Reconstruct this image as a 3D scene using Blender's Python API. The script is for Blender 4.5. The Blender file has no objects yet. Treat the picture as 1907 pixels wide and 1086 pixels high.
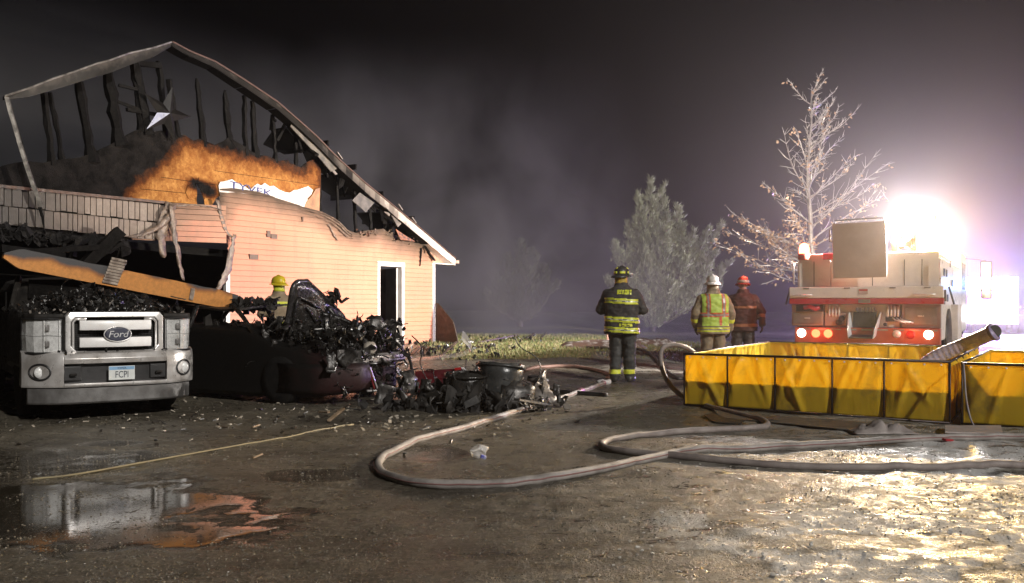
import bpy, bmesh, math, random
import numpy as np
from mathutils import Vector, Matrix, Euler, noise as mnoise
random.seed(7); np.random.seed(7)
R = math.radians
scene = bpy.context.scene
COL = scene.collection

# ------------------------------------------------------------------ camera
CH, F, PX0, HY = 1.28, 1700.0, 953.5, 568.0      # eye height (m), focal length and horizon of a 1907 px wide picture
cam_d = bpy.data.cameras.new('camera'); cam = bpy.data.objects.new('camera', cam_d); COL.objects.link(cam)
cam.location = (0, 0, CH); cam.rotation_euler = (R(90), 0, 0)
cam_d.sensor_width = 36; cam_d.lens = 36 * F / 1907; cam_d.shift_y = (HY - 543) / 1907
cam_d.clip_start = 0.05; cam_d.clip_end = 900
scene.camera = cam

# ------------------------------------------------------------------ night sky, weak low fill, exposure
SUN_AZ, SUN_EL, SUN_S = 37.0, 25.0, 2.2          # from behind the camera, to its right
world = bpy.data.worlds.new('World'); scene.world = world; world.use_nodes = True
wn = world.node_tree; wn.nodes.clear()
sky = wn.nodes.new('ShaderNodeTexSky'); sky.sky_type = 'NISHITA'; sky.sun_disc = False
sky.sun_elevation = R(SUN_EL); sky.sun_rotation = R(180 - SUN_AZ)
bg = wn.nodes.new('ShaderNodeBackground'); bg.inputs['Strength'].default_value = 0.00007
wo = wn.nodes.new('ShaderNodeOutputWorld')
wn.links.new(sky.outputs[0], bg.inputs[0]); wn.links.new(bg.outputs[0], wo.inputs[0])
sd = bpy.data.lights.new('sun', 'SUN'); sd.energy = SUN_S; sd.angle = R(1.5); sd.color = (1, 0.96, 0.91)
sun = bpy.data.objects.new('sun', sd); COL.objects.link(sun)
_sv = Vector((math.sin(R(SUN_AZ)) * math.cos(R(SUN_EL)), -math.cos(R(SUN_AZ)) * math.cos(R(SUN_EL)), math.sin(R(SUN_EL))))
sun.rotation_euler = _sv.to_track_quat('Z', 'Y').to_euler(); sun.location = _sv * 30
vs = scene.view_settings
vs.view_transform = 'Standard'; vs.look = 'None'; vs.exposure = 0.15; vs.gamma = 1.0; vs.use_curve_mapping = False
cy = scene.cycles
cy.use_denoising = True
try: cy.denoiser = 'OPENIMAGEDENOISE'
except Exception: pass
cy.max_bounces = 6; cy.diffuse_bounces = 3; cy.glossy_bounces = 4; cy.transmission_bounces = 4; cy.volume_bounces = 0
cy.transparent_max_bounces = 8; cy.sample_clamp_indirect = 4.0; cy.sample_clamp_direct = 0.0
cy.caustics_reflective = False; cy.caustics_refractive = False
cy.volume_step_rate = 1.6; cy.volume_max_steps = 128
cy.use_adaptive_sampling = True; cy.adaptive_threshold = .02
FLOOD_W = 6200.0; HAZE_D = .0007; MIST_D = .0054; SMOKE_D = .27; SMOKE_H = .07

# ------------------------------------------------------------------ measuring helpers
def lerp(a, b, t): return a + (b - a) * t
def sst(a, b, x):
    t = np.clip((x - a) / (b - a), 0, 1); return t * t * (3 - 2 * t)
def hillz(x, y): return 0.26 * sst(14.5, 21.5, y) * sst(5.5, 2.5, x)
def at(px, py, d): return Vector(((px - PX0) / F * d, d, CH - (py - HY) / F * d))
def gp(px, py, dz=0.0):                            # the ground point seen at a pixel
    d = F * CH / max(py - HY, 8)
    for _ in range(30): d = F * (CH - float(hillz((px - PX0) / F * d, d))) / max(py - HY, 8)
    p = at(px, py, d); p.z += dz; return p

# ------------------------------------------------------------------ materials
MATS = {}
def C(h):
    h = h.lstrip('#'); o = []
    for i in (0, 2, 4):
        c = int(h[i:i+2], 16) / 255
        o.append(c / 12.92 if c <= .04045 else ((c + .055) / 1.055) ** 2.4)
    return tuple(o)
class NT:
    def __init__(s, name):
        s.m = bpy.data.materials.new(name); s.m.use_nodes = True; s.t = s.m.node_tree; s.t.nodes.clear()
        s.out = s.n('ShaderNodeOutputMaterial')
    def n(s, typ, **kw):
        nd = s.t.nodes.new(typ)
        for k, v in kw.items():
            if k.startswith('i_'): nd.inputs[k[2:].replace('_', ' ')].default_value = v
            else: setattr(nd, k, v)
        return nd
    def l(s, a, b): s.t.links.new(a, b)
    def coord(s, kind='Object', scale=(1, 1, 1)):
        c = s.n('ShaderNodeTexCoord'); mp = s.n('ShaderNodeMapping'); mp.inputs['Scale'].default_value = scale
        s.l(c.outputs[kind], mp.inputs[0]); return mp.outputs[0]
    def noise(s, v, scale, detail=4, rough=.6, dist=0):
        x = s.n('ShaderNodeTexNoise'); x.inputs['Scale'].default_value = scale; x.inputs['Detail'].default_value = detail
        x.inputs['Roughness'].default_value = rough; x.inputs['Distortion'].default_value = dist
        s.l(v, x.inputs['Vector']); return x.outputs['Fac']
    def ramp(s, f, a, b, lo=0., hi=1.):
        x = s.n('ShaderNodeMapRange'); x.inputs[1].default_value = a; x.inputs[2].default_value = b
        x.inputs[3].default_value = lo; x.inputs[4].default_value = hi
        s.l(f, x.inputs[0]); return x.outputs[0]
    def mix(s, f, a, b):
        x = s.n('ShaderNodeMix', data_type='RGBA')
        if isinstance(f, (int, float)): x.inputs[0].default_value = f
        else: s.l(f, x.inputs[0])
        for k, v in ((6, a), (7, b)):
            if isinstance(v, tuple): x.inputs[k].default_value = (*v[:3], 1)
            else: s.l(v, x.inputs[k])
        return x.outputs[2]
    def math(s, op, a, b=0.0, clamp=False):
        x = s.n('ShaderNodeMath', operation=op); x.use_clamp = clamp
        for k, v in ((0, a), (1, b)):
            if isinstance(v, (int, float)): x.inputs[k].default_value = v
            else: s.l(v, x.inputs[k])
        return x.outputs[0]
    def attr(s, name):
        x = s.n('ShaderNodeAttribute'); x.attribute_name = name; return x.outputs['Fac']
    def bsdf(s, base, rough=.6, metal=0., bump=None, bstr=.3, bdist=.02, spec=.5, **kw):
        b = s.n('ShaderNodeBsdfPrincipled')
        for k, v in (('Base Color', base), ('Roughness', rough), ('Metallic', metal), ('Specular IOR Level', spec)):
            if isinstance(v, tuple): b.inputs[k].default_value = (*v[:3], 1)
            elif isinstance(v, (int, float)): b.inputs[k].default_value = v
            else: s.l(v, b.inputs[k])
        for k, v in kw.items(): b.inputs[k.replace('_', ' ')].default_value = v
        if bump is not None:
            bp = s.n('ShaderNodeBump'); bp.inputs['Strength'].default_value = bstr; bp.inputs['Distance'].default_value = bdist
            s.l(bump, bp.inputs['Height']); s.l(bp.outputs[0], b.inputs['Normal'])
        s.b = b; s.l(b.outputs[0], s.out.inputs[0]); return b

def pm(name, c1, c2=None, scale=6., rough=(.5, .7), metal=0., bump=.15, bscale=None, lo=.35, hi=.65, stretch=(1, 1, 1), spec=.5, **kw):
    """plain procedural material: two colours mixed by noise, uneven gloss, fine relief"""
    if name in MATS: return MATS[name]
    t = NT(name); v = t.coord('Object', stretch); f = t.noise(v, scale, 5)
    c2 = c2 or tuple(x * .7 for x in c1)
    col = t.mix(t.ramp(f, lo, hi), c1, c2)
    g = t.noise(v, scale * 2.3, 3)
    rg = t.ramp(g, .3, .7, rough[0], rough[1])
    bp = t.noise(v, bscale or scale * 6, 4) if bump else None
    t.bsdf(col, rg, metal, bp, bump, .01, spec, **kw)
    MATS[name] = t.m; return t.m
def emis(name, col, strength):
    if name in MATS: return MATS[name]
    t = NT(name); e = t.n('ShaderNodeEmission'); e.inputs[0].default_value = (*col, 1); e.inputs[1].default_value = strength
    t.l(e.outputs[0], t.out.inputs[0]); MATS[name] = t.m; return t.m
def blendmat(name, attr, cA, cB, scale=8, soft=.25, rough=.6, bump=.2, bscale=30, amt=.5, mid=None, stretch=(1, 1, 1), spec=.4, var=.25):
    """colour A turning to colour B (soot, char) where a wear attribute says so, edge broken by noise"""
    if name in MATS: return MATS[name]
    t = NT(name); v = t.coord('Object', stretch); n1 = t.noise(v, scale, 5, .65)
    f = t.math('ADD', t.attr(attr), t.math('MULTIPLY', t.math('SUBTRACT', n1, .5), amt))
    n2 = t.noise(v, scale * 4, 3)
    a = t.mix(t.ramp(n2, .3, .7), cA, tuple(x * (1 - var) for x in cA))
    if mid:
        a = t.mix(t.ramp(f, .5 - soft * 1.6, .5 - soft * .3), a, mid)
    col = t.mix(t.ramp(f, .5 - soft * .5, .5 + soft), a, cB)
    t.bsdf(col, t.ramp(n2, .3, .7, rough - .1, rough + .1), 0, t.noise(v, bscale, 4), bump, .01, spec)
    MATS[name] = t.m; return t.m

# ------------------------------------------------------------------ mesh helpers
def root_matrix(o):
    while o.parent: o = o.parent
    return Matrix.LocRotScale(o.location, o.rotation_euler, o.scale)
class MB:
    def __init__(s): s.v = []; s.f = []; s.mi = []; s.cur = 0; s.M = None
    def add(s, vs, fs):
        k = len(s.v)
        if s.M is not None: vs = [s.M @ Vector(p) for p in vs]
        s.v += [tuple(p) for p in vs]; s.f += [tuple(i + k for i in f) for f in fs]; s.mi += [s.cur] * len(fs); return s
    def box(s, c, size, rot=None):
        c = Vector(c); x, y, z = (q / 2 for q in size)
        p = [Vector(q) for q in ((-x,-y,-z),(x,-y,-z),(x,y,-z),(-x,y,-z),(-x,-y,z),(x,-y,z),(x,y,z),(-x,y,z))]
        if rot is not None:
            m = rot if isinstance(rot, Matrix) else Euler(rot).to_matrix()
            p = [m @ q for q in p]
        return s.add([c + q for q in p], [(0,3,2,1),(4,5,6,7),(0,1,5,4),(1,2,6,5),(2,3,7,6),(3,0,4,7)])
    def bb(s, x0, x1, y0, y1, z0, z1): return s.box(((x0+x1)/2, (y0+y1)/2, (z0+z1)/2), (x1-x0, y1-y0, z1-z0))
    def beam(s, a, b, w, h, up=(0, 0, 1)):            # a bar from a to b
        a, b = Vector(a), Vector(b); d = (b - a); L = d.length; d.normalize()
        x = d.cross(Vector(up))
        if x.length < 1e-4: x = d.cross(Vector((1, 0, 0)))
        x.normalize(); z = x.cross(d)
        return s.box((a + b) / 2, (w, L, h), Matrix((x, d, z)).transposed())
    def tube(s, path, r, n=8, cap=True, flat=1.0):
        P = [Vector(p) for p in path]; m = len(P)
        rr = r if isinstance(r, (list, tuple)) else [r] * m
        vs, fs = [], []; up = Vector((0, 0, 1)); px = None
        for i in range(m):
            d = (P[min(i+1, m-1)] - P[max(i-1, 0)])
            if d.length < 1e-9: d = Vector((0, 0, 1))
            d.normalize()
            if px is None:
                px = d.cross(up)
                if px.length < .05: px = d.cross(Vector((1, 0, 0)))
            else: px = px - d * px.dot(d)
            px.normalize(); q = d.cross(px) * flat
            for k in range(n):
                a = 2 * math.pi * k / n; vs.append(P[i] + (px * math.cos(a) + q * math.sin(a)) * rr[i])
        for i in range(m - 1):
            for k in range(n):
                fs.append((i*n+k, i*n+(k+1) % n, (i+1)*n+(k+1) % n, (i+1)*n+k))
        if cap: fs.append(tuple(range(n-1, -1, -1))); fs.append(tuple((m-1)*n+k for k in range(n)))
        return s.add(vs, fs)
    def prism(s, poly, vec):
        n = len(poly); vec = Vector(vec); A = [Vector(p) for p in poly]; B = [p + vec for p in A]
        return s.add(A + B, [tuple(range(n-1, -1, -1)), tuple(range(n, 2*n))] + [(i, (i+1) % n, n+(i+1) % n, n+i) for i in range(n)])
    def lathe(s, prof, n=20, c=(0, 0, 0), axis='z', sx=1, sy=1):
        vs, fs = [], []; c = Vector(c)
        for r, z in prof:
            for k in range(n):
                a = 2 * math.pi * k / n; p = (r * math.cos(a) * sx, r * math.sin(a) * sy, z)
                if axis == 'y': p = (p[0], p[2], p[1])
                if axis == 'x': p = (p[2], p[0], p[1])
                vs.append(c + Vector(p))
        m = len(prof)
        for i in range(m - 1):
            for k in range(n): fs.append((i*n+k, i*n+(k+1) % n, (i+1)*n+(k+1) % n, (i+1)*n+k))
        if prof[0][0] > 1e-6: fs.append(tuple(range(n-1, -1, -1)))
        if prof[-1][0] > 1e-6: fs.append(tuple((m-1)*n+k for k in range(n)))
        return s.add(vs, fs)
    def ball(s, c, r, n=12, m=8):
        r = (r, r, r) if isinstance(r, (int, float)) else r
        prof = [(math.sin(math.pi * i / m), -math.cos(math.pi * i / m)) for i in range(m + 1)]
        vs, fs = [], []
        for a, z in prof:
            for k in range(n):
                t = 2 * math.pi * k / n; vs.append((c[0] + a * math.cos(t) * r[0], c[1] + a * math.sin(t) * r[1], c[2] + z * r[2]))
        for i in range(m):
            for k in range(n): fs.append((i*n+k, i*n+(k+1) % n, (i+1)*n+(k+1) % n, (i+1)*n+k))
        return s.add(vs, fs)
    def loft(s, rings, cap=True):
        n = len(rings[0]); vs = [p for r in rings for p in r]; fs = []
        for i in range(len(rings) - 1):
            for k in range(n): fs.append((i*n+k, i*n+(k+1) % n, (i+1)*n+(k+1) % n, (i+1)*n+k))
        if cap: fs.append(tuple(range(n-1, -1, -1))); fs.append(tuple((len(rings)-1)*n+k for k in range(n)))
        return s.add(vs, fs)
    def grid(s, rows):                                 # rows of points to an open sheet
        n = len(rows[0]); vs = [p for r in rows for p in r]
        return s.add(vs, [(i*n+k, i*n+k+1, (i+1)*n+k+1, (i+1)*n+k) for i in range(len(rows)-1) for k in range(n-1)])
    def build(s, name, mat, parent=None, smooth=False, bevel=0, solid=0, world=True, rough=None, attrs=None, merge=0):
        me = bpy.data.meshes.new(name); vs = s.v
        if rough:                                      # (amplitude, frequency)
            a, fq = rough
            vs = [tuple(Vector(p) + mnoise.noise_vector(Vector(p) * fq) * a) for p in vs]
        if parent is not None and world:
            inv = root_matrix(parent).inverted(); vs = [tuple(inv @ Vector(p)) for p in vs]
        me.from_pydata(vs, [], s.f); me.validate()
        ml = mat if isinstance(mat, (list, tuple)) else [mat]
        for m in ml: me.materials.append(m)
        if len(ml) > 1 and len(me.polygons) == len(s.mi): me.polygons.foreach_set('material_index', s.mi)
        if attrs:
            for k, arr in attrs.items():
                at_ = me.attributes.new(k, 'FLOAT', 'POINT'); at_.data.foreach_set('value', np.asarray(arr, dtype=np.float32))
        bm = bmesh.new(); bm.from_mesh(me)
        if merge: bmesh.ops.remove_doubles(bm, verts=bm.verts, dist=merge)
        if not solid: bmesh.ops.recalc_face_normals(bm, faces=bm.faces)
        bm.to_mesh(me); bm.free()
        if smooth: me.polygons.foreach_set('use_smooth', [True] * len(me.polygons))
        o = bpy.data.objects.new(name, me); COL.objects.link(o)
        if parent is not None: o.parent = parent
        if solid:
            m = o.modifiers.new('thick', 'SOLIDIFY'); m.thickness = solid; m.offset = 0
        if bevel:
            m = o.modifiers.new('bevel', 'BEVEL'); m.width = bevel; m.segments = 2; m.limit_method = 'ANGLE'; m.angle_limit = R(35)
            m2 = o.modifiers.new('wn', 'WEIGHTED_NORMAL'); m2.keep_sharp = True
            me.polygons.foreach_set('use_smooth', [True] * len(me.polygons))
        return o
def thing(name, label, cat, loc=(0, 0, 0), rotz=0, group=None):
    o = bpy.data.objects.new(name, None); COL.objects.link(o); o.empty_display_size = .2
    o.location = loc; o.rotation_euler = (0, 0, rotz); o['label'] = label; o['category'] = cat
    if group: o['group'] = group
    return o
def tag(o, label, cat, group=None):
    o['label'] = label; o['category'] = cat
    if group: o['group'] = group
    return o
def struct(o): o['kind'] = 'structure'; return o
def stuff(o, label=None, cat=None):
    o['kind'] = 'stuff'
    if label: o['label'] = label
    if cat: o['category'] = cat
    return o
def recenter(o, p):                                    # origin to the base of a one-mesh thing
    p = Vector(p); o.data.transform(Matrix.Translation(-p)); o.location = p; return o
def lamp(name, loc, watt, col, radius=.05, parent=None):
    d = bpy.data.lights.new(name, 'POINT'); d.energy = watt; d.color = col; d.shadow_soft_size = radius
    o = bpy.data.objects.new(name, d); COL.objects.link(o); o.location = loc
    return o
def spot(name, loc, direction, watt, col, radius, size, blend):
    d = bpy.data.lights.new(name, 'SPOT'); d.energy = watt; d.color = col; d.shadow_soft_size = radius; d.spot_size = R(size); d.spot_blend = blend
    o = bpy.data.objects.new(name, d); COL.objects.link(o); o.location = loc; o.rotation_euler = Vector(direction).to_track_quat('-Z', 'Y').to_euler(); return o
def text(name, body, size, mat, parent, M, extrude=.002, align='CENTER', sx=1.0, shear=0):
    cu = bpy.data.curves.new(name, 'FONT'); cu.body = body; cu.size = size; cu.extrude = extrude; cu.align_x = align; cu.align_y = 'CENTER'
    cu.shear = shear; cu.resolution_u = 3
    tmp = bpy.data.objects.new(name, cu); COL.objects.link(tmp)
    me = bpy.data.meshes.new_from_object(tmp.evaluated_get(bpy.context.evaluated_depsgraph_get()))
    bpy.data.objects.remove(tmp); bpy.data.curves.remove(cu)
    me.transform(Matrix.Diagonal((sx, 1, 1, 1))); me.transform(M)
    me.materials.clear(); me.materials.append(mat)
    o = bpy.data.objects.new(name, me); COL.objects.link(o); o.parent = parent; return o
def catmull(pts, n=8):
    P = [Vector(p) for p in pts]; P = [P[0] * 2 - P[1]] + P + [P[-1] * 2 - P[-2]]; o = []
    for i in range(1, len(P) - 2):
        a, b, c, d = P[i-1:i+3]
        for k in range(n):
            t = k / n
            o.append(.5 * ((2*b) + (c-a)*t + (2*a-5*b+4*c-d)*t*t + (3*b-a-3*c+d)*t**3))
    o.append(P[-2]); return o
def ribbon(path, widths, side, mb, wav=.02, seed=0):   # a limp strip along a path, width along 'side'
    rows = []; side = Vector(side).normalized(); rnd = random.Random(seed)
    for i, p in enumerate(path):
        w = widths[i] if isinstance(widths, (list, tuple)) else widths
        j = Vector((rnd.uniform(-1, 1), rnd.uniform(-1, 1), rnd.uniform(-.5, .5))) * wav
        rows.append([Vector(p) + side * (w * (k / 3 - .5)) + (j if k in (0, 3) else -j * .8) for k in range(4)])
    mb.grid(rows); return mb
def rubble(mb, n, place, size=(.03, .12), rnd=None, rods=.25):
    """n broken shards; place(rnd) returns a centre"""
    rnd = rnd or random.Random(1)
    for i in range(n):
        c = place(rnd); s = rnd.uniform(*size); e = Euler((rnd.uniform(0, 6.28), rnd.uniform(0, 6.28), rnd.uniform(0, 6.28))).to_matrix()
        u = rnd.random()
        if u < rods:
            d = e @ Vector((1, 0, 0)); d.z *= .5
            mb.tube([Vector(c) - d * s * 1.6, Vector(c) + d * .3 * s + e @ Vector((0, s * .4, 0)), Vector(c) + d * s * 1.6], s * .13, 5)
        elif u < rods + .4:
            p = [e @ Vector((rnd.uniform(.6, 1.2) * math.cos(a) * s, rnd.uniform(.4, 1) * math.sin(a) * s, rnd.uniform(-.2, .2) * s)) + Vector(c) for a in (0, 1.2, 2.4, 3.7, 5.)]
            mb.prism(p, e @ Vector((0, 0, s * .12)))
        else:
            p = [(rnd.uniform(.5, 1.5) * x * s, rnd.uniform(.3, .8) * y * s, rnd.uniform(.1, .4) * z * s) for x, y, z in ((-1,-1,-1),(1,-1,-1),(1,1,-1),(-1,1,-1),(-1,-1,1),(1,-1,1),(1,1,1),(-1,1,1))]
            mb.add([Vector(c) + e @ Vector(q) for q in p], [(0,3,2,1),(4,5,6,7),(0,1,5,4),(1,2,6,5),(2,3,7,6),(3,0,4,7)])
    return mb
def scraps(mb, n, place, size=(.08, .25), rnd=None):
    """bent sheet-metal scraps and wires"""
    rnd = rnd or random.Random(3)
    for i in range(n):
        c = Vector(place(rnd)); e = Euler((rnd.uniform(0, 6.28), rnd.uniform(0, 6.28), rnd.uniform(0, 6.28))).to_matrix(); s = rnd.uniform(*size)
        if rnd.random() < .35:
            P = [c]; d = e @ Vector((1, 0, 0))
            for k in range(7): d = (d + Vector((rnd.gauss(0, .5), rnd.gauss(0, .5), rnd.gauss(-.05, .4)))).normalized(); P.append(P[-1] + d * s * .25)
            mb.tube(catmull(P, 3), .005, 4)
        else:
            cv = rnd.uniform(-2.2, 2.2); w = s * rnd.uniform(.3, .8)
            mb.grid([[c + e @ Vector((math.sin(cv * (k / 6 - .5)) / (cv or .1) * s, (j / 3 - .5) * w * (1 + .3 * rnd.uniform(-1, 1)), (math.cos(cv * (k / 6 - .5)) - 1) / (cv or .1) * s + .02 * rnd.uniform(-1, 1))) for k in range(7)] for j in range(4)])
    return mb
def vnoise(x, y, seed=0):                              # smooth value noise for arrays
    xi = np.floor(x).astype(np.int64); yi = np.floor(y).astype(np.int64); xf = x - xi; yf = y - yi
    def h(a, b):
        n = (a * 374761393 + b * 668265263 + seed * 974634777) & 0x7fffffff
        n = ((n ^ (n >> 13)) * 1274126177) & 0x7fffffff
        return ((n ^ (n >> 16)) & 0xffff) / 65535.0
    u = xf * xf * (3 - 2 * xf); v = yf * yf * (3 - 2 * yf)
    return (h(xi, yi) * (1-u) + h(xi+1, yi) * u) * (1-v) + (h(xi, yi+1) * (1-u) + h(xi+1, yi+1) * u) * v
def fbm(x, y, oct=4, seed=0):
    s = 0; a = .5; t = 0
    for i in range(oct): s = s + a * vnoise(x * 2**i + 17.3 * i, y * 2**i + 9.1 * i, seed + i); t += a; a *= .5
    return s / t
# ================================================================== GROUND
def axis(a, b, step, lo, hi, grow=1.22):
    mid = list(np.arange(a, b + 1e-6, step)); s = step; x = mid[-1]; right = []
    while x < hi: s *= grow; x += s; right.append(min(x, hi))
    s = step; x = mid[0]; left = []
    while x > lo: s *= grow; x -= s; left.append(max(x, lo))
    return np.array(left[::-1] + mid + right)
# --- the front wall of the house stands on this line (perspective of its siding courses)
def wall_xy(px):
    s = 72 + .055 * (725 - px); d = F / s; return ((px - PX0) / s, d)
_o = wall_xy(806); _q = wall_xy(100)
WO = Vector((_o[0], _o[1])); WU = (Vector((_q[0], _q[1])) - WO).normalized(); WN = Vector((-WU.y, WU.x))
if WN.x < 0: WN = -WN
HZ = 0.25                                             # ground level at the house
gx = axis(-9.5, 9.5, .055, -170, 170); gy = axis(2.2, 21.0, .055, -60, 170)
GX, GY = np.meshgrid(gx, gy)
# puddle: flat standing water in the foreground left of the camera
pw = fbm(GX * 1.1, GY * 1.4, 4, 3)
pe = np.sqrt(((GX + 2.75) / 1.35) ** 2 + ((GY - 5.95 + .12 * (GX + 2.4)) / .95) ** 2)
PUD = sst(1.15, .80, pe + (pw - .5) * 1.3 + (fbm(GX * 6, GY * 9, 3, 14) - .5) * .5)
pe2 = np.sqrt(((GX + 5.2) / 2.6) ** 2 + ((GY - 7.2) / 1.2) ** 2)
PUD = np.maximum(PUD, .9 * sst(1.15, .8, pe2 + (pw - .5) * 1.1))
small = fbm(GX * .9 + 5, GY * 2.2, 3, 11)
WETP = .45 * sst(.50, .80, small) * sst(-4.5, -1.0, GX) * sst(4.2, 2.4, GX) * sst(17, 13, GY) * .9
for (cx, cy, rx, ry) in ((-.75, 7.9, .42, .5), (-1.55, 6.9, .55, .4)):
    WETP = np.maximum(WETP, sst(1.1, .6, np.sqrt(((GX - cx) / rx) ** 2 + ((GY - cy) / ry) ** 2) + (pw - .5) * .8))
GRASS = sst(18.2, 19.0, GY + 1.6 * (fbm(GX * .7, GY * .7, 3, 21) - .5)) * sst(-2.6, -1.2, GX + .18 * (GY - 22)) * sst(13.5, 11.5, GX - .25 * (GY - 20))
ROAD = sst(32.5, 33.2, GY) * sst(37.5, 36.8, GY)
GRASS = GRASS * (1 - ROAD)
FR = sst(-1.0, 2.6, GX + (GY < 20) * (6.5 - GY) * .32 + 1.5 * (fbm(GX * .8, GY * 1.3, 4, 31) - .5)) * sst(12.8, 9.4, GY - .0 * GX)
FR = np.maximum(FR, .85 * sst(1.2, 2.2, GX) * sst(14.5, 15.5, GY) * sst(23, 19, GY) * sst(.35, .6, fbm(GX * 1.2, GY * 1.2, 4, 5)))
FR = np.maximum(FR, .8 * sst(23, 27, GY) * sst(5.0, 7.0, GX) * sst(.4, .55, fbm(GX * .3, GY * .2, 3, 77) + .1))
SL = sst(.44, .58, fbm(GX * 2.1, GY * 2.6, 4, 41)) * sst(.2, 1.6, GX) * sst(6.6, 5.4, GY + .1 * GX)      # white slush in the foreground
SL = np.maximum(SL, sst(.47, .64, fbm(GX * 1.6, GY * 1.9, 4, 43)) * sst(2.2, 3.6, GX) * sst(10.2, 8.5, GY) * .85)
rut = fbm(GX * .55 + GY * .22, GY * 2.4, 4, 51)
ZZ = hillz(GX, GY) + (1 - PUD) * (1 - .7 * WETP) * ((fbm(GX * 1.3, GY * 1.3, 3, 61) - .5) * .05 + (rut - .5) * .035
     + (fbm(GX * 9, GY * 9, 3, 71) - .5) * (.022 + .03 * SL))
ZZ = np.where(GY < 24, ZZ, hillz(GX, GY) + (fbm(GX * .4, GY * .4, 3, 9) - .5) * .12 * (1 - ROAD))
ZZ = ZZ - (GY < 40) * 0.006
def gz(x, y):
    i = int(np.clip(np.searchsorted(gx, x) - 1, 0, len(gx) - 2)); j = int(np.clip(np.searchsorted(gy, y) - 1, 0, len(gy) - 2))
    u = (x - gx[i]) / (gx[i+1] - gx[i]); v = (y - gy[j]) / (gy[j+1] - gy[j])
    return float((ZZ[j, i] * (1-u) + ZZ[j, i+1] * u) * (1-v) + (ZZ[j+1, i] * (1-u) + ZZ[j+1, i+1] * u) * v)
def gpt(px, py, dz=0.0):
    p = gp(px, py); return Vector((p.x, p.y, gz(p.x, p.y) + dz))
me = bpy.data.meshes.new('ground'); ny, nx = GX.shape
co = np.stack([GX, GY, ZZ], -1).reshape(-1, 3)
idx = np.arange(ny * nx).reshape(ny, nx)
q = np.stack([idx[:-1, :-1], idx[:-1, 1:], idx[1:, 1:], idx[1:, :-1]], -1).reshape(-1, 4)
me.vertices.add(len(co)); me.vertices.foreach_set('co', co.ravel())
me.loops.add(q.size); me.loops.foreach_set('vertex_index', q.ravel().astype(np.int32))
me.polygons.add(len(q)); me.polygons.foreach_set('loop_start', np.arange(0, q.size, 4, dtype=np.int32))
me.update(calc_edges=True); me.validate()
me.polygons.foreach_set('use_smooth', [True] * len(me.polygons))
for k, a in (('puddle', PUD), ('wet', WETP), ('grass', GRASS), ('frost', FR), ('slush', SL), ('road', ROAD)):
    A = me.attributes.new(k, 'FLOAT', 'POINT'); A.data.foreach_set('value', a.reshape(-1).astype(np.float32))
t = NT('ground_wet_gravel'); v = t.coord('Object')
n_big = t.noise(v, .9, 5, .6); n_mid = t.noise(v, 5, 5, .65); n_fine = t.noise(v, 38, 4, .7)
vor = t.n('ShaderNodeTexVoronoi'); vor.inputs['Scale'].default_value = 62; t.l(v, vor.inputs['Vector'])
streak = t.noise(t.coord('Object', (.9, 4.2, 1)), 2.2, 5, .65, .6)
dirt = t.mix(t.ramp(n_big, .38, .62), (.08, .069, .050), (.26, .228, .170))
dirt = t.mix(t.ramp(streak, .45, .72), dirt, (.36, .32, .245))
dirt = t.mix(t.ramp(t.noise(t.coord('Object', (1, 2.2, 1)), 11, 6, .75), .4, .62, 0, .8), dirt, (.095, .082, .061))
dirt = t.mix(t.ramp(n_fine, .35, .62, 0, .75), dirt, (.035, .03, .023))
peb = t.ramp(vor.outputs['Distance'], .12, .3, 1, 0); stone = t.n('ShaderNodeSeparateColor'); t.l(vor.outputs['Color'], stone.inputs[0])
dirt = t.mix(t.math('MULTIPLY', peb, t.ramp(stone.outputs[0], .72, .8)), dirt, (.36, .31, .23))
fr = t.math('ADD', t.attr('frost'), t.math('MULTIPLY', t.math('SUBTRACT', n_mid, .55), 1.25))
col = t.mix(t.ramp(fr, .25, .95, 0, .75), dirt, (.42, .40, .36))
col = t.mix(t.math('MULTIPLY', t.ramp(t.noise(t.coord('Object', (1, 1.8, 1)), 3.4, 6, .7, .4), .50, .60), t.ramp(fr, .1, .5, .0, .72)), col, (.085, .075, .06))
sl = t.math('ADD', t.attr('slush'), t.math('MULTIPLY', t.math('SUBTRACT', n_fine, .5), .9))
col = t.mix(t.ramp(sl, .35, .7), col, (.66, .65, .63))
gcol = t.mix(t.ramp(n_mid, .35, .65), (.15, .17, .05), (.30, .25, .11))
col = t.mix(t.math('MULTIPLY', t.ramp(t.math('ADD', t.attr('grass'), t.math('MULTIPLY', t.math('SUBTRACT', n_mid, .5), .6)), .35, .65), t.ramp(t.attr('frost'), .55, .2)), col, gcol)
col = t.mix(t.attr('road'), col, (.05, .05, .05))
sy = t.n('ShaderNodeSeparateXYZ'); t.l(v, sy.inputs[0]); col = t.mix(t.ramp(sy.outputs[1], 37, 44), col, (.022, .024, .014))  # far ground darkened in its colour to stand in for fading light
wetf = t.math('MAXIMUM', t.ramp(t.math('ADD', t.math('ADD', t.attr('puddle'), t.math('MULTIPLY', t.math('SUBTRACT', n_fine, .5), .7)), t.math('MULTIPLY', t.math('SUBTRACT', n_mid, .5), .6)), .2, 1.0), t.ramp(t.math('ADD', t.attr('wet'), t.math('ADD', t.math('MULTIPLY', t.math('SUBTRACT', n_fine, .5), .9), t.math('MULTIPLY', t.math('SUBTRACT', n_mid, .5), .7))), .4, 1.0, 0, .8))
col = t.mix(t.math('MULTIPLY', wetf, .85), col, (.02, .017, .012))
damp = t.ramp(n_mid, .35, .68, .20, .46)
wet2 = t.math('MULTIPLY', t.ramp(t.noise(t.coord('Object', (1, 1.5, 1)), 2.6, 6, .72, .3), .53, .60), t.ramp(t.attr('frost'), .2, .6)); col = t.mix(t.math('MULTIPLY', wet2, .8), col, (.05, .044, .034)); b_l = wet2
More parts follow.
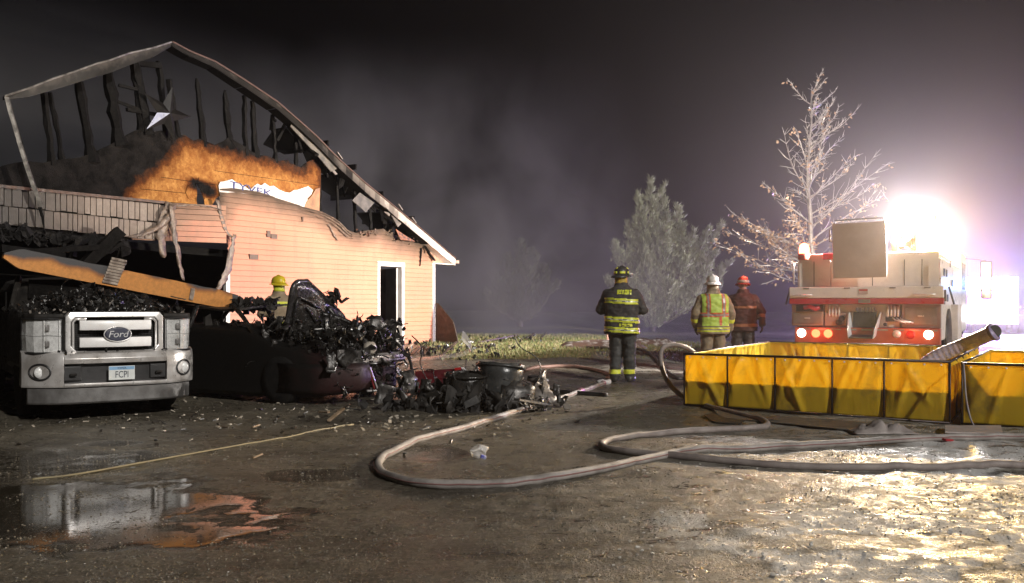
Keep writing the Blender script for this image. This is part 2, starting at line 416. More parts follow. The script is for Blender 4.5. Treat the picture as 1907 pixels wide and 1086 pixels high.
rgh = t.math('MULTIPLY', damp, t.ramp(wetf, .0, .85, 1.0, .09))
rgh = t.math('ADD', rgh, t.math('MULTIPLY', t.math('ADD', t.math('ADD', t.attr('grass'), t.attr('slush')), t.ramp(t.attr('frost'), .2, .8)), t.ramp(t.noise(v, 9, 6, .75), .36, .58, .05, .36)), True)
rgh = t.math('MULTIPLY', rgh, t.ramp(wet2, 0, 1, 1.0, .42))
b = t.bsdf(col, rgh, 0, spec=t.math('MAXIMUM', t.math('MULTIPLY', wet2, .34), t.ramp(t.math('ADD', t.attr('frost'), t.attr('slush')), .2, .9, .45, .18)))
hgt = t.math('ADD', t.math('MULTIPLY', n_fine, .55), t.math('ADD', t.math('MULTIPLY', n_mid, .5), t.math('MULTIPLY', peb, .35)))
hgt = t.math('MULTIPLY', hgt, t.ramp(wetf, .05, .9, 1.0, .012))
bp = t.n('ShaderNodeBump'); bp.inputs['Strength'].default_value = .9; bp.inputs['Distance'].default_value = .03
t.l(hgt, bp.inputs['Height']); t.l(bp.outputs[0], b.inputs['Normal'])
me.materials.append(t.m)
g = bpy.data.objects.new('ground', me); COL.objects.link(g); struct(g)

# loose gravel on the drive (uncountable)
mb = MB(); rnd = random.Random(3); ico = []
for k in range(6):
    bm = bmesh.new(); bmesh.ops.create_icosphere(bm, subdivisions=1, radius=1)
    ico.append(([v.co * rnd.uniform(.7, 1.15) for v in bm.verts], [tuple(v.index for v in f.verts) for f in bm.faces])); bm.free()
def stone_at(x, y, s):
    vs, fs = rnd.choice(ico); z = gz(x, y); a = rnd.uniform(0, 6.28); ca, sa = math.cos(a), math.sin(a)
    sx, sy, sz = s * rnd.uniform(.7, 1.3), s * rnd.uniform(.7, 1.3), s * rnd.uniform(.45, .8)
    mb.add([(x + (p.x * ca * sx - p.y * sa * sy), y + (p.x * sa * sx + p.y * ca * sy), z + p.z * sz + sz * .35) for p in vs], fs)
while len(mb.f) < 20 * 9000:
    d = 3.3 + 11 * rnd.random() ** 1.7; x = d * rnd.uniform(-.58, .6)
    cl = float(fbm(np.array([x * 1.3]), np.array([d * 1.3]), 3, 91)[0])
    if rnd.random() > sst(.42, .72, np.array(cl)) + .08: continue
    stone_at(x, d, rnd.choice((.003, .004, .005, .006, .007)) * rnd.uniform(.8, 1.2) * min(1.3, .55 + d * .07))
for i in range(420):                                   # gravel washed up beside the puddle
    a = rnd.gauss(0, 1); stone_at(-.75 + a * .5 + rnd.gauss(0, .15), 5.0 + a * .25 + rnd.gauss(0, .35), rnd.uniform(.003, .008))
o = mb.build('gravel', pm('gravel_stone', (.27, .235, .18), (.10, .088, .068), 9, (.25, .5)), smooth=False)
stuff(o)
# pale chips, glass and burnt scraps near the vehicles
mb = MB()
mb2 = MB()
for i in range(420):
    px = rnd.choice((rnd.gauss(640, 150), rnd.gauss(300, 170), rnd.gauss(820, 120))); py = rnd.gauss(775, 22)
    if py < 735 or not (0 < px < 1080): continue
    p = gpt(px, py, .012); s = rnd.uniform(.008, .035)
    e = Euler((rnd.uniform(-.5, .5), rnd.uniform(-.5, .5), rnd.uniform(0, 6.3)))
    (mb if rnd.random() < .42 else mb2).box(p, (s * rnd.uniform(.6, 2.6), s, s * .35), e)
stuff(mb.build('debris_chips', pm('pale_chips', (.55, .5, .42), (.3, .25, .18), 3, (.2, .4))))
stuff(mb2.build('charred_scraps', pm('charred_scraps', (.02, .017, .014), (.05, .04, .03), 3, (.25, .5))))

# grass blades on the lawn (uncountable)
mb = MB(); n = 0
gcnt = 0
while gcnt < 26000:
    y = 18.3 + 13.5 * rnd.random() ** 1.5; x = rnd.uniform(-3, 10)
    i = min(np.searchsorted(gx, x), len(gx)-1); j = min(np.searchsorted(gy, y), len(gy)-1)
    if GRASS[j, i] < rnd.uniform(.2, .8) or (FR[j, i] > .4 and rnd.random() < .75): continue
    h = rnd.uniform(.03, .085) * (1.3 if rnd.random() < .2 else 1); a = rnd.uniform(0, 6.28); z = gz(x, y) - .005
    w = .006 + .0009 * (y - 16); l = Vector((rnd.gauss(0, .4), rnd.gauss(0, .4), 1)) * h
    dx, dy = math.cos(a) * w, math.sin(a) * w
    mb.cur = 0 if rnd.random() < .55 else 1
    mb.add([(x-dx, y-dy, z), (x+dx, y+dy, z), (x+l.x, y+l.y, z+l.z)], [(0, 1, 2)]); gcnt += 1
o = mb.build('grass', [pm('grass_green', (.10, .135, .035), (.16, .17, .05), 2, (.5, .7), bump=0), pm('grass_straw', (.30, .24, .11), (.19, .15, .07), 2, (.5, .7), bump=0)])
stuff(o)
# ================================================================== BURNT HOUSE
def W(t, z, o=0.0): return Vector((WO.x + WU.x * t + WN.x * o, WO.y + WU.y * t + WN.y * o, z))
def wt(px, py, o=0.0):                                 # pixel to (along wall, height) on the plane o metres in front of the wall
    ray = Vector(((px - PX0) / F, 1.0)); # camera at origin
    base = WO + WN * o; den = ray.dot(WN); k = base.dot(WN) / den
    p = ray * k; return ((p - WO).dot(WU), CH - (py - HY) / F * k)
def wp(px, py, o=0.0): t_, z_ = wt(px, py, o); return W(t_, z_, o)
house = thing('burnt_house', 'fire gutted gable house with peach lap siding and collapsed roof', 'house', (WO.x, WO.y, HZ))
BLACK = pm('char_black', (.004, .0038, .0035), (.011, .010, .009), 14, (.6, .85), bump=.6, bscale=40, spec=.06)
CHARG = pm('char_grey', (.028, .026, .025), (.008, .0075, .007), 18, (.6, .85), bump=.7, bscale=60, spec=.08)
def siding_mat():
    t = NT('vinyl_siding'); v = t.coord('Object'); n1 = t.noise(v, 3, 5, .65)
    f = t.math('ADD', t.attr('soot'), t.math('MULTIPLY', t.math('SUBTRACT', n1, .5), .6))
    a = t.mix(t.ramp(t.noise(v, .9, 4), .35, .65), (.60, .25, .165), (.58, .28, .185))
    st = t.noise(t.coord('Object', (2.2, 2.2, .22)), 2.6, 6, .7)                       # soot and water run down the boards
    a = t.mix(t.ramp(st, .52, .72, 0, .5), a, (.30, .17, .12)); a = t.mix(t.ramp(t.noise(v, 26, 3, .7), .60, .75, 0, .35), a, (.25, .15, .11))
    c = t.mix(t.ramp(f, .1, .42), a, (.34, .20, .135)); c = t.mix(t.ramp(f, .4, .95), c, (.09, .062, .045))
    t.bsdf(c, t.ramp(st, .3, .7, .30, .48), 0, t.noise(t.coord('Object', (1, 1, .4)), 7, 4), .12, .02, .5); return t.m
SIDE = siding_mat()
OSB = None
def osb_mat():
    t = NT('osb_board'); v = t.coord('Object', (1, 1, 1)); a = t.attr('soot')
    n1 = t.noise(v, 4, 5, .7); vo = t.n('ShaderNodeTexVoronoi'); vo.inputs['Scale'].default_value = 22; t.l(v, vo.inputs['Vector'])
    sc = t.n('ShaderNodeSeparateColor'); t.l(vo.outputs['Color'], sc.inputs[0])
    wood = t.mix(sc.outputs[0], (.34, .145, .040), (.50, .25, .075)); wood = t.mix(t.ramp(n1, .38, .68), wood, (.24, .085, .022))
    f = t.math('ADD', a, t.math('MULTIPLY', t.math('SUBTRACT', t.noise(v, 7, 5, .7), .5), .55))
    c = t.mix(t.ramp(f, .16, .48), wood, (.13, .04, .010)); c = t.mix(t.ramp(f, .40, .66), c, t.mix(t.ramp(n1, .35, .65), (.004, .0038, .0036), (.017, .015, .014)))
    t.bsdf(c, t.ramp(f, .4, .6, .65, .8), 0, t.noise(v, 45, 4), .8, .02, .06); return t.m
OSB = osb_mat()
WHITE = pm('white_trim', (.78, .74, .70), (.66, .60, .55), 4, (.35, .5), bump=.05)
def wallpoly(pts, o, name, mat, parent, thick=.02, cell=0, attr=None, px=True):
    """flat ragged panel on the wall plane, outline in picture points or (t, z)"""
    bm = bmesh.new()
    P = [wt(x, y, o) for x, y in pts] if px else pts
    f = bm.faces.new([bm.verts.new((t_, z_, 0)) for t_, z_ in P]); bmesh.ops.triangulate(bm, faces=[f])
    if cell:
        t0, t1 = min(p[0] for p in P), max(p[0] for p in P); z0, z1 = min(p[1] for p in P), max(p[1] for p in P)
        for ax, a0, a1 in ((0, t0, t1), (1, z0, z1)):
            a = a0 + cell
            while a < a1:
                co = (a, 0, 0) if ax == 0 else (0, a, 0); no = (1, 0, 0) if ax == 0 else (0, 1, 0)
                bmesh.ops.bisect_plane(bm, geom=bm.verts[:] + bm.edges[:] + bm.faces[:], dist=1e-6, plane_co=co, plane_no=no); a += cell
    mb = MB(); bm.verts.ensure_lookup_table()
    mb.add([W(v.co.x, v.co.y, o) for v in bm.verts], [tuple(v.index for v in f.verts) for f in bm.faces])
    at_ = {'soot': [attr(v.co.x, v.co.y) for v in bm.verts]} if attr else None
    bm.free()
    ob = mb.build(name, mat, parent, attrs=at_)
    fix = ob.data; nrm = Vector((WN.x, WN.y, 0))
    if fix.polygons and sum((p.normal.dot(nrm)) * p.area for p in fix.polygons) < 0: fix.flip_normals()
    if thick: m = ob.modifiers.new('thick', 'SOLIDIFY'); m.thickness = thick; m.offset = -1
    return ob
def to_px(t_, z_):
    p = W(t_, z_); return (PX0 + p.x / p.y * F, HY + (CH - z_) / p.y * F)
def pdist(px, py, line):
    b = 1e9
    for (x0, y0), (x1, y1) in zip(line, line[1:]):
        dx, dy = x1 - x0, y1 - y0; u = max(0, min(1, ((px-x0)*dx + (py-y0)*dy) / (dx*dx + dy*dy))); b = min(b, math.hypot(px - x0 - u*dx, py - y0 - u*dy))
    return b
def inpoly(x, y, P):
    c = False; j = len(P) - 1
    for i in range(len(P)):
        if (P[i][1] > y) != (P[j][1] > y) and x < (P[j][0]-P[i][0]) * (y-P[i][1]) / (P[j][1]-P[i][1]) + P[i][0]: c = not c
        j = i
    return c
# ---- lap siding: every course is a board of its own
base_l, base_r = 658, 640
side_px = [(423, 661), (423, 452), (416, 420), (407, 384), (409, 352), (432, 350), (480, 357), (520, 371), (560, 384), (598, 394), (625, 408), (644, 428), (662, 434),
           (676, 430), (690, 429), (712, 426), (728, 436), (745, 441), (757, 446), (772, 452), (790, 455), (806, 468), (806, 642), (751, 645), (751, 496), (702, 493), (702, 648)]
top_line = side_px[3:21]
wall = thing('wall', '', '', (0, 0, 0)); wall.parent = house; del wall['label']; del wall['category']
P2 = [wt(x, y) for x, y in side_px]
def soot_side(t_, z_):
    x, y = to_px(t_, z_); d = pdist(x, y, top_line)
    s = max(0, 1 - d / 46) * 1.0
    if x < 470: s = max(s, (1 - (x - 405) / 60) * .55 * max(0, min(1, (470 - y) / 90)))
    if 585 < x < 665 and y < 455: s = max(s, .75 - pdist(x, y, [(600, 396), (650, 440)]) / 50)
    return s
CO = .118; k = 0; z = HZ
while z < 4.4:
    bm = bmesh.new(); f = bm.faces.new([bm.verts.new((a, b, 0)) for a, b in P2]); bmesh.ops.triangulate(bm, faces=[f])
    bmesh.ops.bisect_plane(bm, geom=bm.verts[:] + bm.edges[:] + bm.faces[:], dist=1e-6, plane_co=(0, z, 0), plane_no=(0, -1, 0), clear_outer=True)
    bmesh.ops.bisect_plane(bm, geom=bm.verts[:] + bm.edges[:] + bm.faces[:], dist=1e-6, plane_co=(0, z + CO, 0), plane_no=(0, 1, 0), clear_outer=True)
    if bm.faces:
        ts = [v.co.x for v in bm.verts]; a = min(ts) + .3
        while a < max(ts):
            bmesh.ops.bisect_plane(bm, geom=bm.verts[:] + bm.edges[:] + bm.faces[:], dist=1e-6, plane_co=(a, 0, 0), plane_no=(1, 0, 0)); a += .3
        bm.verts.ensure_lookup_table(); mb = MB()
        wob = lambda t_, zz: .012 * math.sin(t_ * 1.7 + zz * 3) * max(0, zz - 2.2)
        lap = lambda v: .004 + .034 * (1 - (v.co.y - z) / CO) + wob(v.co.x, v.co.y) * .8
        fr_ = [W(v.co.x, v.co.y, lap(v)) for v in bm.verts]
        mb.add(fr_, [tuple(v.index for v in f.verts) for f in bm.faces])
        so = [soot_side(v.co.x, v.co.y) for v in bm.verts]
        low = [v for v in bm.verts if abs(v.co.y - z) < 1e-4]
        for e in bm.edges:                             # the shadow-casting lip under each course
            if all(abs(v.co.y - z) < 1e-4 for v in e.verts):
                v0, v1 = e.verts; n0 = len(mb.v)
                mb.add([W(v0.co.x, z, lap(v0)), W(v1.co.x, z, lap(v1)), W(v1.co.x, z, .001), W(v0.co.x, z, .001)], [(0, 1, 2, 3)])
                so += [soot_side(v0.co.x, z), soot_side(v1.co.x, z)] * 2
        mb.build('siding_board', SIDE, wall, attrs={'soot': so})
    bm.free(); z += CO; k += 1
for (x, y, w, h) in ((466, 474, 12, 9), (497, 430, 5, 12), (505, 436, 9, 9), (562, 404, 1.6, 9)):     # small fixtures and seams on the siding
    c = wp(x + w/2, y + h/2, .03); m = MB(); s = 1 / 86
    m.box(c, (w * s * 1.7, .05, h * s), Matrix((Vector((WU.x, WU.y, 0)), Vector((WN.x, WN.y, 0)), Vector((0, 0, 1)))).transposed())
    m.build('vent_cover', pm('soot_plastic', (.16, .10, .07), None, 9), wall)
# ---- OSB sheathing, half burnt
osb_px = [(-40, 330), (0, 310), (28, 303), (50, 300), (80, 303), (112, 297), (150, 293), (176, 283), (200, 272), (220, 262), (240, 249), (252, 243), (268, 239), (285, 246), (300, 243), (322, 250), (345, 252), (360, 262), (372, 258),
          (385, 268), (400, 270), (418, 262), (425, 256), (434, 268), (440, 278), (455, 272), (470, 283), (485, 289), (500, 291), (520, 300), (535, 297), (540, 303), (552, 308), (560, 312), (566, 306), (575, 300), (588, 295), (598, 318), (597, 350), (594, 392),
          (560, 398), (500, 384), (450, 372), (405, 366), (384, 400), (380, 372), (386, 356), (378, 343), (366, 340), (350, 345), (345, 358), (350, 370), (366, 375), (374, 400), (300, 400), (0, 380), (-40, 378)]
orange = [(236, 376), (243, 362), (262, 338), (292, 318), (318, 296), (336, 272), (346, 263), (368, 270), (398, 280), (430, 288), (460, 296), (500, 303), (540, 314), (555, 322), (572, 325), (584, 306), (597, 318), (600, 400), (236, 400)]
def soot_osb(t_, z_):
    x, y = to_px(t_, z_); d = pdist(x, y, orange[:18]); ins = inpoly(x, y, orange)
    s = .5 + (-1 if ins else 1) * min(d / 38, 1) * .5
    if pdist(x, y, [(350, 345), (366, 340), (384, 350), (395, 362), (400, 350)]) < 14: s = max(s, .85 - pdist(x, y, [(366, 342), (392, 356)]) / 40)
    return s
osb = wallpoly(osb_px, -.03, 'sheathing_board', OSB, house, .014, .14, soot_osb)
seam = MB()
for a, b in (((262, 352), (400, 365)), ((300, 330), (596, 372)), ((400, 318), (597, 346))):
    seam.beam(wp(*a, -.025), wp(*b, -.025), .006, .008)
seam.build('board_seam', BLACK, osb)
wrap_px = [(407, 346), (410, 339), (421, 337), (432, 334), (442, 341), (455, 346), (462, 352), (468, 352), (474, 346), (480, 342), (486, 346), (493, 341), (502, 347), (510, 346), (520, 353), (531, 358), (540, 359), (548, 354), (553, 354), (562, 351), (574, 347), (583, 354), (580, 362), (572, 370), (576, 380), (566, 388), (546, 384), (506, 370), (489, 366), (438, 358), (409, 360)]
wrap = wallpoly(wrap_px, .002, 'house_wrap', pm('house_wrap', (.72, .69, .68), (.60, .53, .47), 5, (.5, .6)), house, .004)
_t, _z = wt(468, 353, .012); Mx = Matrix.Translation(W(_t, _z, .012) - house.location) @ Matrix((Vector((-WU.x, -WU.y, 0)), Vector((0, 0, 1)), Vector((WN.x, WN.y, 0)))).transposed().to_4x4() @ Matrix.Rotation(R(-4), 4, 'Z')
text('wrap_lettering', 'TYVEK', .21, pm('blue_print', (.03, .05, .22), None, 3, bump=0), wrap, Mx, .001, sx=1.9)
# brown torn tab hanging at the right end of the wrap
wallpoly([(566, 388), (570, 376), (580, 366), (588, 352), (596, 350), (595, 394), (580, 396)], .008, 'torn_paper', pm('torn_paper', (.22, .11, .06), (.38, .2, .1), 6), house, .004)
# ---- band of shakes and siding above the garage opening
HO = .16
brown = pm('brown_trim', (.12, .055, .035), (.05, .03, .022), 8, (.4, .7))
SHK = blendmat('shake_panel', 'soot', (.36, .30, .245), (.055, .045, .038), 5, .5, .5, .3, 40, .6, (.2, .15, .12), var=.3)
def line(p, q, x): return p[1] + (q[1] - p[1]) * (x - p[0]) / (q[0] - p[0])
band = thing('header_band', '', '', (0, 0, 0)); band.parent = house; del band['label']; del band['category']
m = MB(); m.beam(wp(-60, 341, HO), wp(312, 378, HO), .05, .07, WN.to_3d()); m.build('trim_board', brown, band)
for row in range(2):
    x = -62 + row * 7
    while x < 306:
        w = rnd.choice((9, 11, 12, 13, 14)) * (1.35 if x < 90 else 1.0); x1 = min(x + w - 1.3, 312)
        T = lambda xx: line((0, 349), (310, 382), xx); B = lambda xx: line((0, 418), (310, 452), xx)
        ya = lambda xx: lerp(T(xx), B(xx), .50 * row); yb = lambda xx: lerp(T(xx), B(xx), .5 + .5 * row - .03)
        if not (row == 1 and x > 286):
            o = HO - .03 + rnd.uniform(0, .02) + .012 * row; j = rnd.uniform(-1.5, 1.5)
            P = [wp(x, ya(x), o), wp(x1, ya(x1), o), wp(x1, yb(x1) + j, o + .012), wp(x, yb(x) + j, o + .012)]
            m = MB(); m.prism(P, WN.to_3d() * -.03); s = .95 - sst(60, 190, np.array(x)) * .8 + rnd.uniform(-.12, .12)
            m.build('shake', SHK, band, attrs={'soot': [float(s) + (.1 if i in (2, 3, 6, 7) else 0) for i in range(8)]}, bevel=.004)
        x += w
m = MB(); m.prism([wp(-62, 345, HO-.07), wp(420, 385, HO-.07), wp(421, 452, HO-.07), wp(240, 446, HO-.07), wp(-62, 420, HO-.07)], WN.to_3d() * -.07); m.build('header_backing', BLACK, band)
for i in range(7):                                     # melted courses between the shakes and the wall corner
    y0 = 381 + i * 10; y1 = y0 + 9.3
    xa = (306, 300, 298, 296, 282, 262, 246)[i]
    P = [wp(xa, y0 - 3, .11), wp(421, y0 + 2.2, .10), wp(421, y1 + 2.2, .125), wp(xa, y1 - 3, .135)]
    m = MB(); m.prism(P, WN.to_3d() * -.02)
    m.build('siding_board', SIDE, band, attrs={'soot': [(.75, .3, .32, .7)[q % 4] if i < 3 else (.55, .12, .15, .5)[q % 4] for q in range(8)]}, rough=(.02, 3))
# ---- charred junk hanging under the band, at the left
m = MB()
rubble(m, 170, lambda r: (lambda x: wp(x, line((0, 432), (235, 462), x) + r.gauss(0, 6), .12 + r.uniform(-.1, .25)))(r.uniform(-60, 235)), (.03, .14), random.Random(5))
m.beam(wp(-60, 428, .1), wp(230, 458, .1), .16, .16); o = m.build('charred_lintel', CHARG, house, rough=(.04, 5))
for (a, b, w) in (((150, 500), (222, 430), .22), ((175, 480), (228, 452), .12), ((60, 470), (180, 462), .12), ((0, 462), (120, 478), .14)):
    m = MB(); m.beam(wp(*a, .5), wp(*b, .6), w, w * .8); m.build('charred_rafter', BLACK, house, rough=(.05, 4))
for (xa, xb, ya_, yb_) in ((108, 128, 449, 470), (130, 142, 449, 470), (143, 150, 449, 468)):
    m = MB(); m.prism([wp(xa, ya_, .05), wp(xb, ya_, .05), wp(xb, yb_, .05), wp(xa, yb_, .05)], WN.to_3d() * -.02); m.build('inner_board', pm('inner_board', (.3, .2, .13), (.14, .08, .05), 7), house)
# ---- charred studs standing in the open gable
STUD = pm('charred_stud', (.003, .0028, .0026), (.009, .008, .0075), 22, (.55, .8), bump=.9, bscale=50, spec=.10)
studs = [((97, 302), (80, 165), 12), ((118, 300), (94, 172), 8), ((172, 297), (145, 152), 17), ((222, 265), (200, 128), 20), ((274, 245), (250, 116), 22), ((264, 240), (247, 118), 9), ((310, 250), (295, 114), 13),
         ((330, 250), (315, 148), 12), ((379, 268), (366, 146), 11), ((430, 272), (418, 168), 13), ((457, 285), (455, 178), 11), ((476, 287), (470, 188), 12), ((513, 298), (508, 214), 9), ((551, 310), (550, 246), 9),
         ((630, 405), (626, 318), 8), ((663, 430), (658, 342), 9), ((692, 428), (688, 390), 9), ((596, 396), (594, 290), 7), ((729, 438), (727, 416), 7)]
for i, (b_, t_, w) in enumerate(studs):
    A, B = wp(b_[0], b_[1] + 6, -.09), wp(*t_, -.09); r0 = w / 95 / 2; m = MB(); N = 9; P = []; rr = []
    for k in range(N + 1):
        u = k / N; P.append(A.lerp(B, u) + Vector((rnd.uniform(-1, 1), rnd.uniform(-1, 1), 0)) * .012)
        rr.append(r0 * (1.6 - 1.2 * min(1, u * 5) * .5) * rnd.uniform(.8, 1.2) * (1 if u < .8 or B.z < 3 or i > 13 else lerp(1, .45 if i in (8, 9) else .85, (u - .8) / .2)))
    m.tube(P, rr, 6); m.build('stud', STUD, house, rough=(.012, 14))
# ---- rake edges: pale metal and board, scorched; the one at the left has dropped
RK = blendmat('rake_paint', 'soot', (.74, .68, .62), (.014, .0125, .011), 4, .5, .4, .15, 40, .7, (.20, .17, .145), var=.15, spec=.12)
MET = pm('drip_metal', (.34, .32, .29), (.12, .11, .10), 7, (.25, .5), .6, .2)
rk = [(320, 79), (352, 96), (400, 116), (455, 150), (515, 190), (552, 222), (589, 255), (632, 299), (680, 342), (716, 371), (750, 399), (800, 441), (848, 482)]
RO = .30                                               # overhang of the rake
rows = [[], []]; so = []
m = MB(); L = [wp(x, y, RO) for x, y in rk]
low = [wp(x, y + h, RO) for (x, y), h in zip(rk, (7, 9, 10, 12, 13, 13, 14, 15, 15, 15, 15, 14, 13))]
for i in range(len(rk) - 1):
    for k in range(4):
        u0, u1 = k / 4, (k + 1) / 4; a, b = L[i].lerp(L[i+1], u0), L[i].lerp(L[i+1], u1); c, d = low[i].lerp(low[i+1], u1), low[i].lerp(low[i+1], u0)
        n_ = WN.to_3d() * .03
        m.add([a, b, c, d, a - n_, b - n_, c - n_, d - n_], [(0, 1, 2, 3), (4, 7, 6, 5), (0, 4, 5, 1), (3, 2, 6, 7)])
        X = lerp(rk[i][0], rk[i+1][0], u0); s = 1.05 - sst(560, 810, np.array(X)) * 1.1
        so += [float(s) + (.05 if q in (2, 3, 6, 7) else -.12) + (.35 * math.sin(X * .11) ** 6 if X < 760 else 0) for q in range(8)]
m.build('rake_board', RK, house, attrs={'soot': so}, rough=(.012, 2.5))
m = MB(); m.tube([p + Vector((0, 0, .012)) + WN.to_3d() * .02 for p in L], .018, 6)
m.build('drip_edge', blendmat('drip_red', 'none', (.10, .055, .045), (.1, .05, .04), 5), house)
for i in range(0, len(L) - 1):                         # soffit boards between rake and wall, missing in places
    if i in (6, 8): continue
    a, b = low[i].lerp(low[i+1], .02), low[i].lerp(low[i+1], .98); back = WN.to_3d() * -(RO - .02)
    mm = MB(); mm.prism([a, b, b + back, a + back], (0, 0, .015))
    mm.build('soffit_board', (WHITE if i == 11 else STUD), house, rough=(.02, 3))
for pts, mt in (([(655, 374), (670, 360), (697, 378), (681, 396)], 'g'), ([(728, 402), (738, 392), (754, 410), (741, 424)], 'w'), ([(714, 394), (727, 397), (724, 404)], 'w'), ([(737, 428), (754, 440), (772, 450), (745, 446)], 'r'), ([(612, 312), (622, 318), (628, 325), (624, 326)], 'w'), ([(540, 236), (545, 222), (590, 262), (632, 312), (616, 320), (590, 290)], 'g2')):
    mm = MB(); mm.prism([wp(x, y, .2) for x, y in pts], WN.to_3d() * .015 + Vector((0, 0, .01)))
    mm.build('soffit_scrap', {'g': pm('soffit_grey', (.12, .105, .095), (.06, .055, .05), 7), 'w': pm('soffit_pale', (.2, .17, .15), (.1, .085, .075), 7), 'r': pm('melt_red', (.32, .12, .06), (.03, .03, .03), 14), 'k': STUD, 'g2': pm('soffit_dark', (.06, .055, .05), (.14, .12, .1), 5)}[mt], house, rough=(.02, 6))
# left rake: sagging, then a strip hanging straight down
rl = [(320, 79), (285, 90), (240, 100), (205, 113), (178, 120), (140, 134), (100, 147), (55, 165), (8, 180)]
m = MB(); up = [wp(x, y, RO) for x, y in rl]; dn = [wp(x, y + h, RO - .02) for (x, y), h in zip(rl, (8, 17, 21, 23, 24, 22, 20, 15, 7))]
so = []
for i in range(len(rl) - 1):
    n_ = WN.to_3d() * .04
    m.add([up[i], up[i+1], dn[i+1], dn[i], up[i] - n_, up[i+1] - n_, dn[i+1] - n_, dn[i] - n_], [(0, 1, 2, 3), (4, 7, 6, 5), (0, 4, 5, 1), (3, 2, 6, 7)])
    so += [.85, .85, 1.1, 1.1, 1, 1, 1, 1]
m.build('rake_board', RK, house, attrs={'soot': so}, rough=(.02, 3))
m = MB(); m.tube([p + Vector((0, 0, .01)) for p in up], .017, 6); m.build('drip_edge', MET, house)
hang = [(8, 180), (14, 205), (22, 232), (33, 270), (46, 312), (60, 352), (74, 386)]
m = MB(); P = [wp(x, y, RO) for x, y in hang]
m.grid([[p, p + WN.to_3d() * .02 + Vector((WU.x, WU.y, 0)) * -.055, p - WN.to_3d() * .02 + Vector((WU.x, WU.y, 0)) * -.10] for p in P])
m.build('hanging_strip', MET, house, solid=.004)
m = MB(); m.tube([wp(74, 386, RO), wp(79, 404, RO), wp(82, 424, RO)], [.03, .022, .012], 6); m.build('strip_end', BLACK, house)
for a, b, w in (((20, 188), (60, 330), .02), ((222, 158), (268, 170), .05), ((216, 190), (262, 205), .05), ((250, 118), (300, 122), .10), ((235, 205), (300, 215), .06)):
    m = MB(); m.beam(wp(*a, -.05), wp(*b, -.05), w, w); m.build('charred_brace', STUD, house, rough=(.03, 6))
# ---- eave return, corner trim, door
tri = [(790, 456), (806, 470), (829, 491), (806, 491)]
mm = MB(); mm.prism([wp(x, y, .022) for x, y in tri], WN.to_3d() * -.03); mm.build('eave_return', pm('peach_panel', (.60, .36, .26), None, 5, (.4, .5), lo=.2, hi=.9), house)
mm = MB(); mm.beam(wp(790, 457, .04), wp(829, 490, .04), .02, .03); mm.build('frieze_trim', WHITE, house)
a, b = wp(806, 491, .03), wp(842, 491, RO); mm = MB(); mm.prism([wp(806, 491, .03), wp(829, 491, .03), wp(846, 493, RO), wp(838, 493, RO)], (0, 0, .02)); mm.build('soffit_board', WHITE, house)
mm = MB(); mm.box(wp(851, 488, RO) , (.12, .12, .09)); mm.build('gutter_end', pm('gutter_end', (.55, .40, .33), None, 4), house, bevel=.01)
zz = lambda px, py, o=0: wp(px, py, o).z
def vpost(px, z0, z1, w, o0, o1, name, mat, par, bev=.004):
    t_, _ = wt(px, 600); m = MB(); m.prism([W(t_ - w/2, z0, o0), W(t_ + w/2, z0, o0), W(t_ + w/2, z0, o1), W(t_ - w/2, z0, o1)], (0, 0, z1 - z0)); return m.build(name, mat, par, bevel=bev)
vpost(806, HZ - .05, zz(806, 491), .11, -.04, .045, 'corner_trim', WHITE, house)
vpost(422.5, HZ, zz(422, 508), .10, -.05, .04, 'corner_trim', WHITE, house)
dt = zz(726, 493); 
vpost(704, HZ, dt + .02, .10, -.1, .035, 'door_casing', WHITE, house); vpost(749, HZ, dt + .02, .10, -.1, .035, 'door_casing', WHITE, house)
m = MB(); t0, t1 = wt(702, 500)[0], wt(751, 500)[0]; m.prism([W(t0 + .02, dt - .05, -.1), W(t1 - .02, dt - .05, -.1), W(t1 - .02, dt - .05, .045), W(t0 + .02, dt - .05, .045)], (0, 0, .12)); m.build('door_casing', WHITE, house, bevel=.004)
th = wt(746.5, 600)[0]; a = R(30); dd = (-WN * math.cos(a) + (-WU) * math.sin(a)); hp = WO + WU * th - WN * .1
nn = Vector((-dd.y, dd.x)); DW = .82
door = MB(); P = [hp, hp + dd * DW, hp + dd * DW + nn * .045, hp + nn * .045]; door.prism([(p.x, p.y, HZ + .03) for p in P], (0, 0, dt - HZ - .1)); door = door.build('door', pm('door_grey', (.42, .40, .37), (.3, .28, .26), 3, (.35, .5)), house, bevel=.004)
for zc in (.35, 1.0, 1.7):
    m = MB(); e = hp + dd * (DW - .005); m.box((e.x, e.y, HZ + zc), (.05, .05, .1)); m.build('hinge', MET, door)
# ---- what is left inside and behind: charred floor, inner walls, roof deck over the low eave
LD = 9.0; back = -WN
def slab(name, pts, vec, mat=BLACK, rough=None): m = MB(); m.prism(pts, vec); return m.build(name, mat, house, rough=rough)
TL = wt(-330, 500)[0]
slab('back_wall', [W(-.05, HZ, -LD), W(TL, HZ, -LD), W(TL, 2.35, -LD), W(-.05, 2.35, -LD)], (WN * -.12).to_3d())
slab('side_wall', [W(.06, HZ, -.06), W(.06, HZ, -LD), W(.06, 2.3, -LD), W(.06, 2.3, -.06)], (WU * -.1).to_3d(), pm('side_peach', (.5, .33, .24), (.1, .08, .06), 2))
slab('side_wall', [W(TL, HZ, -.06), W(TL, HZ, -LD), W(TL, 2.6, -LD), W(TL, 2.6, -.06)], (WU * .1).to_3d())
slab('floor_slab', [W(0, HZ - .1, 0), W(TL, HZ - .1, 0), W(TL, HZ - .1, -LD), W(0, HZ - .1, -LD)], (0, 0, .1))
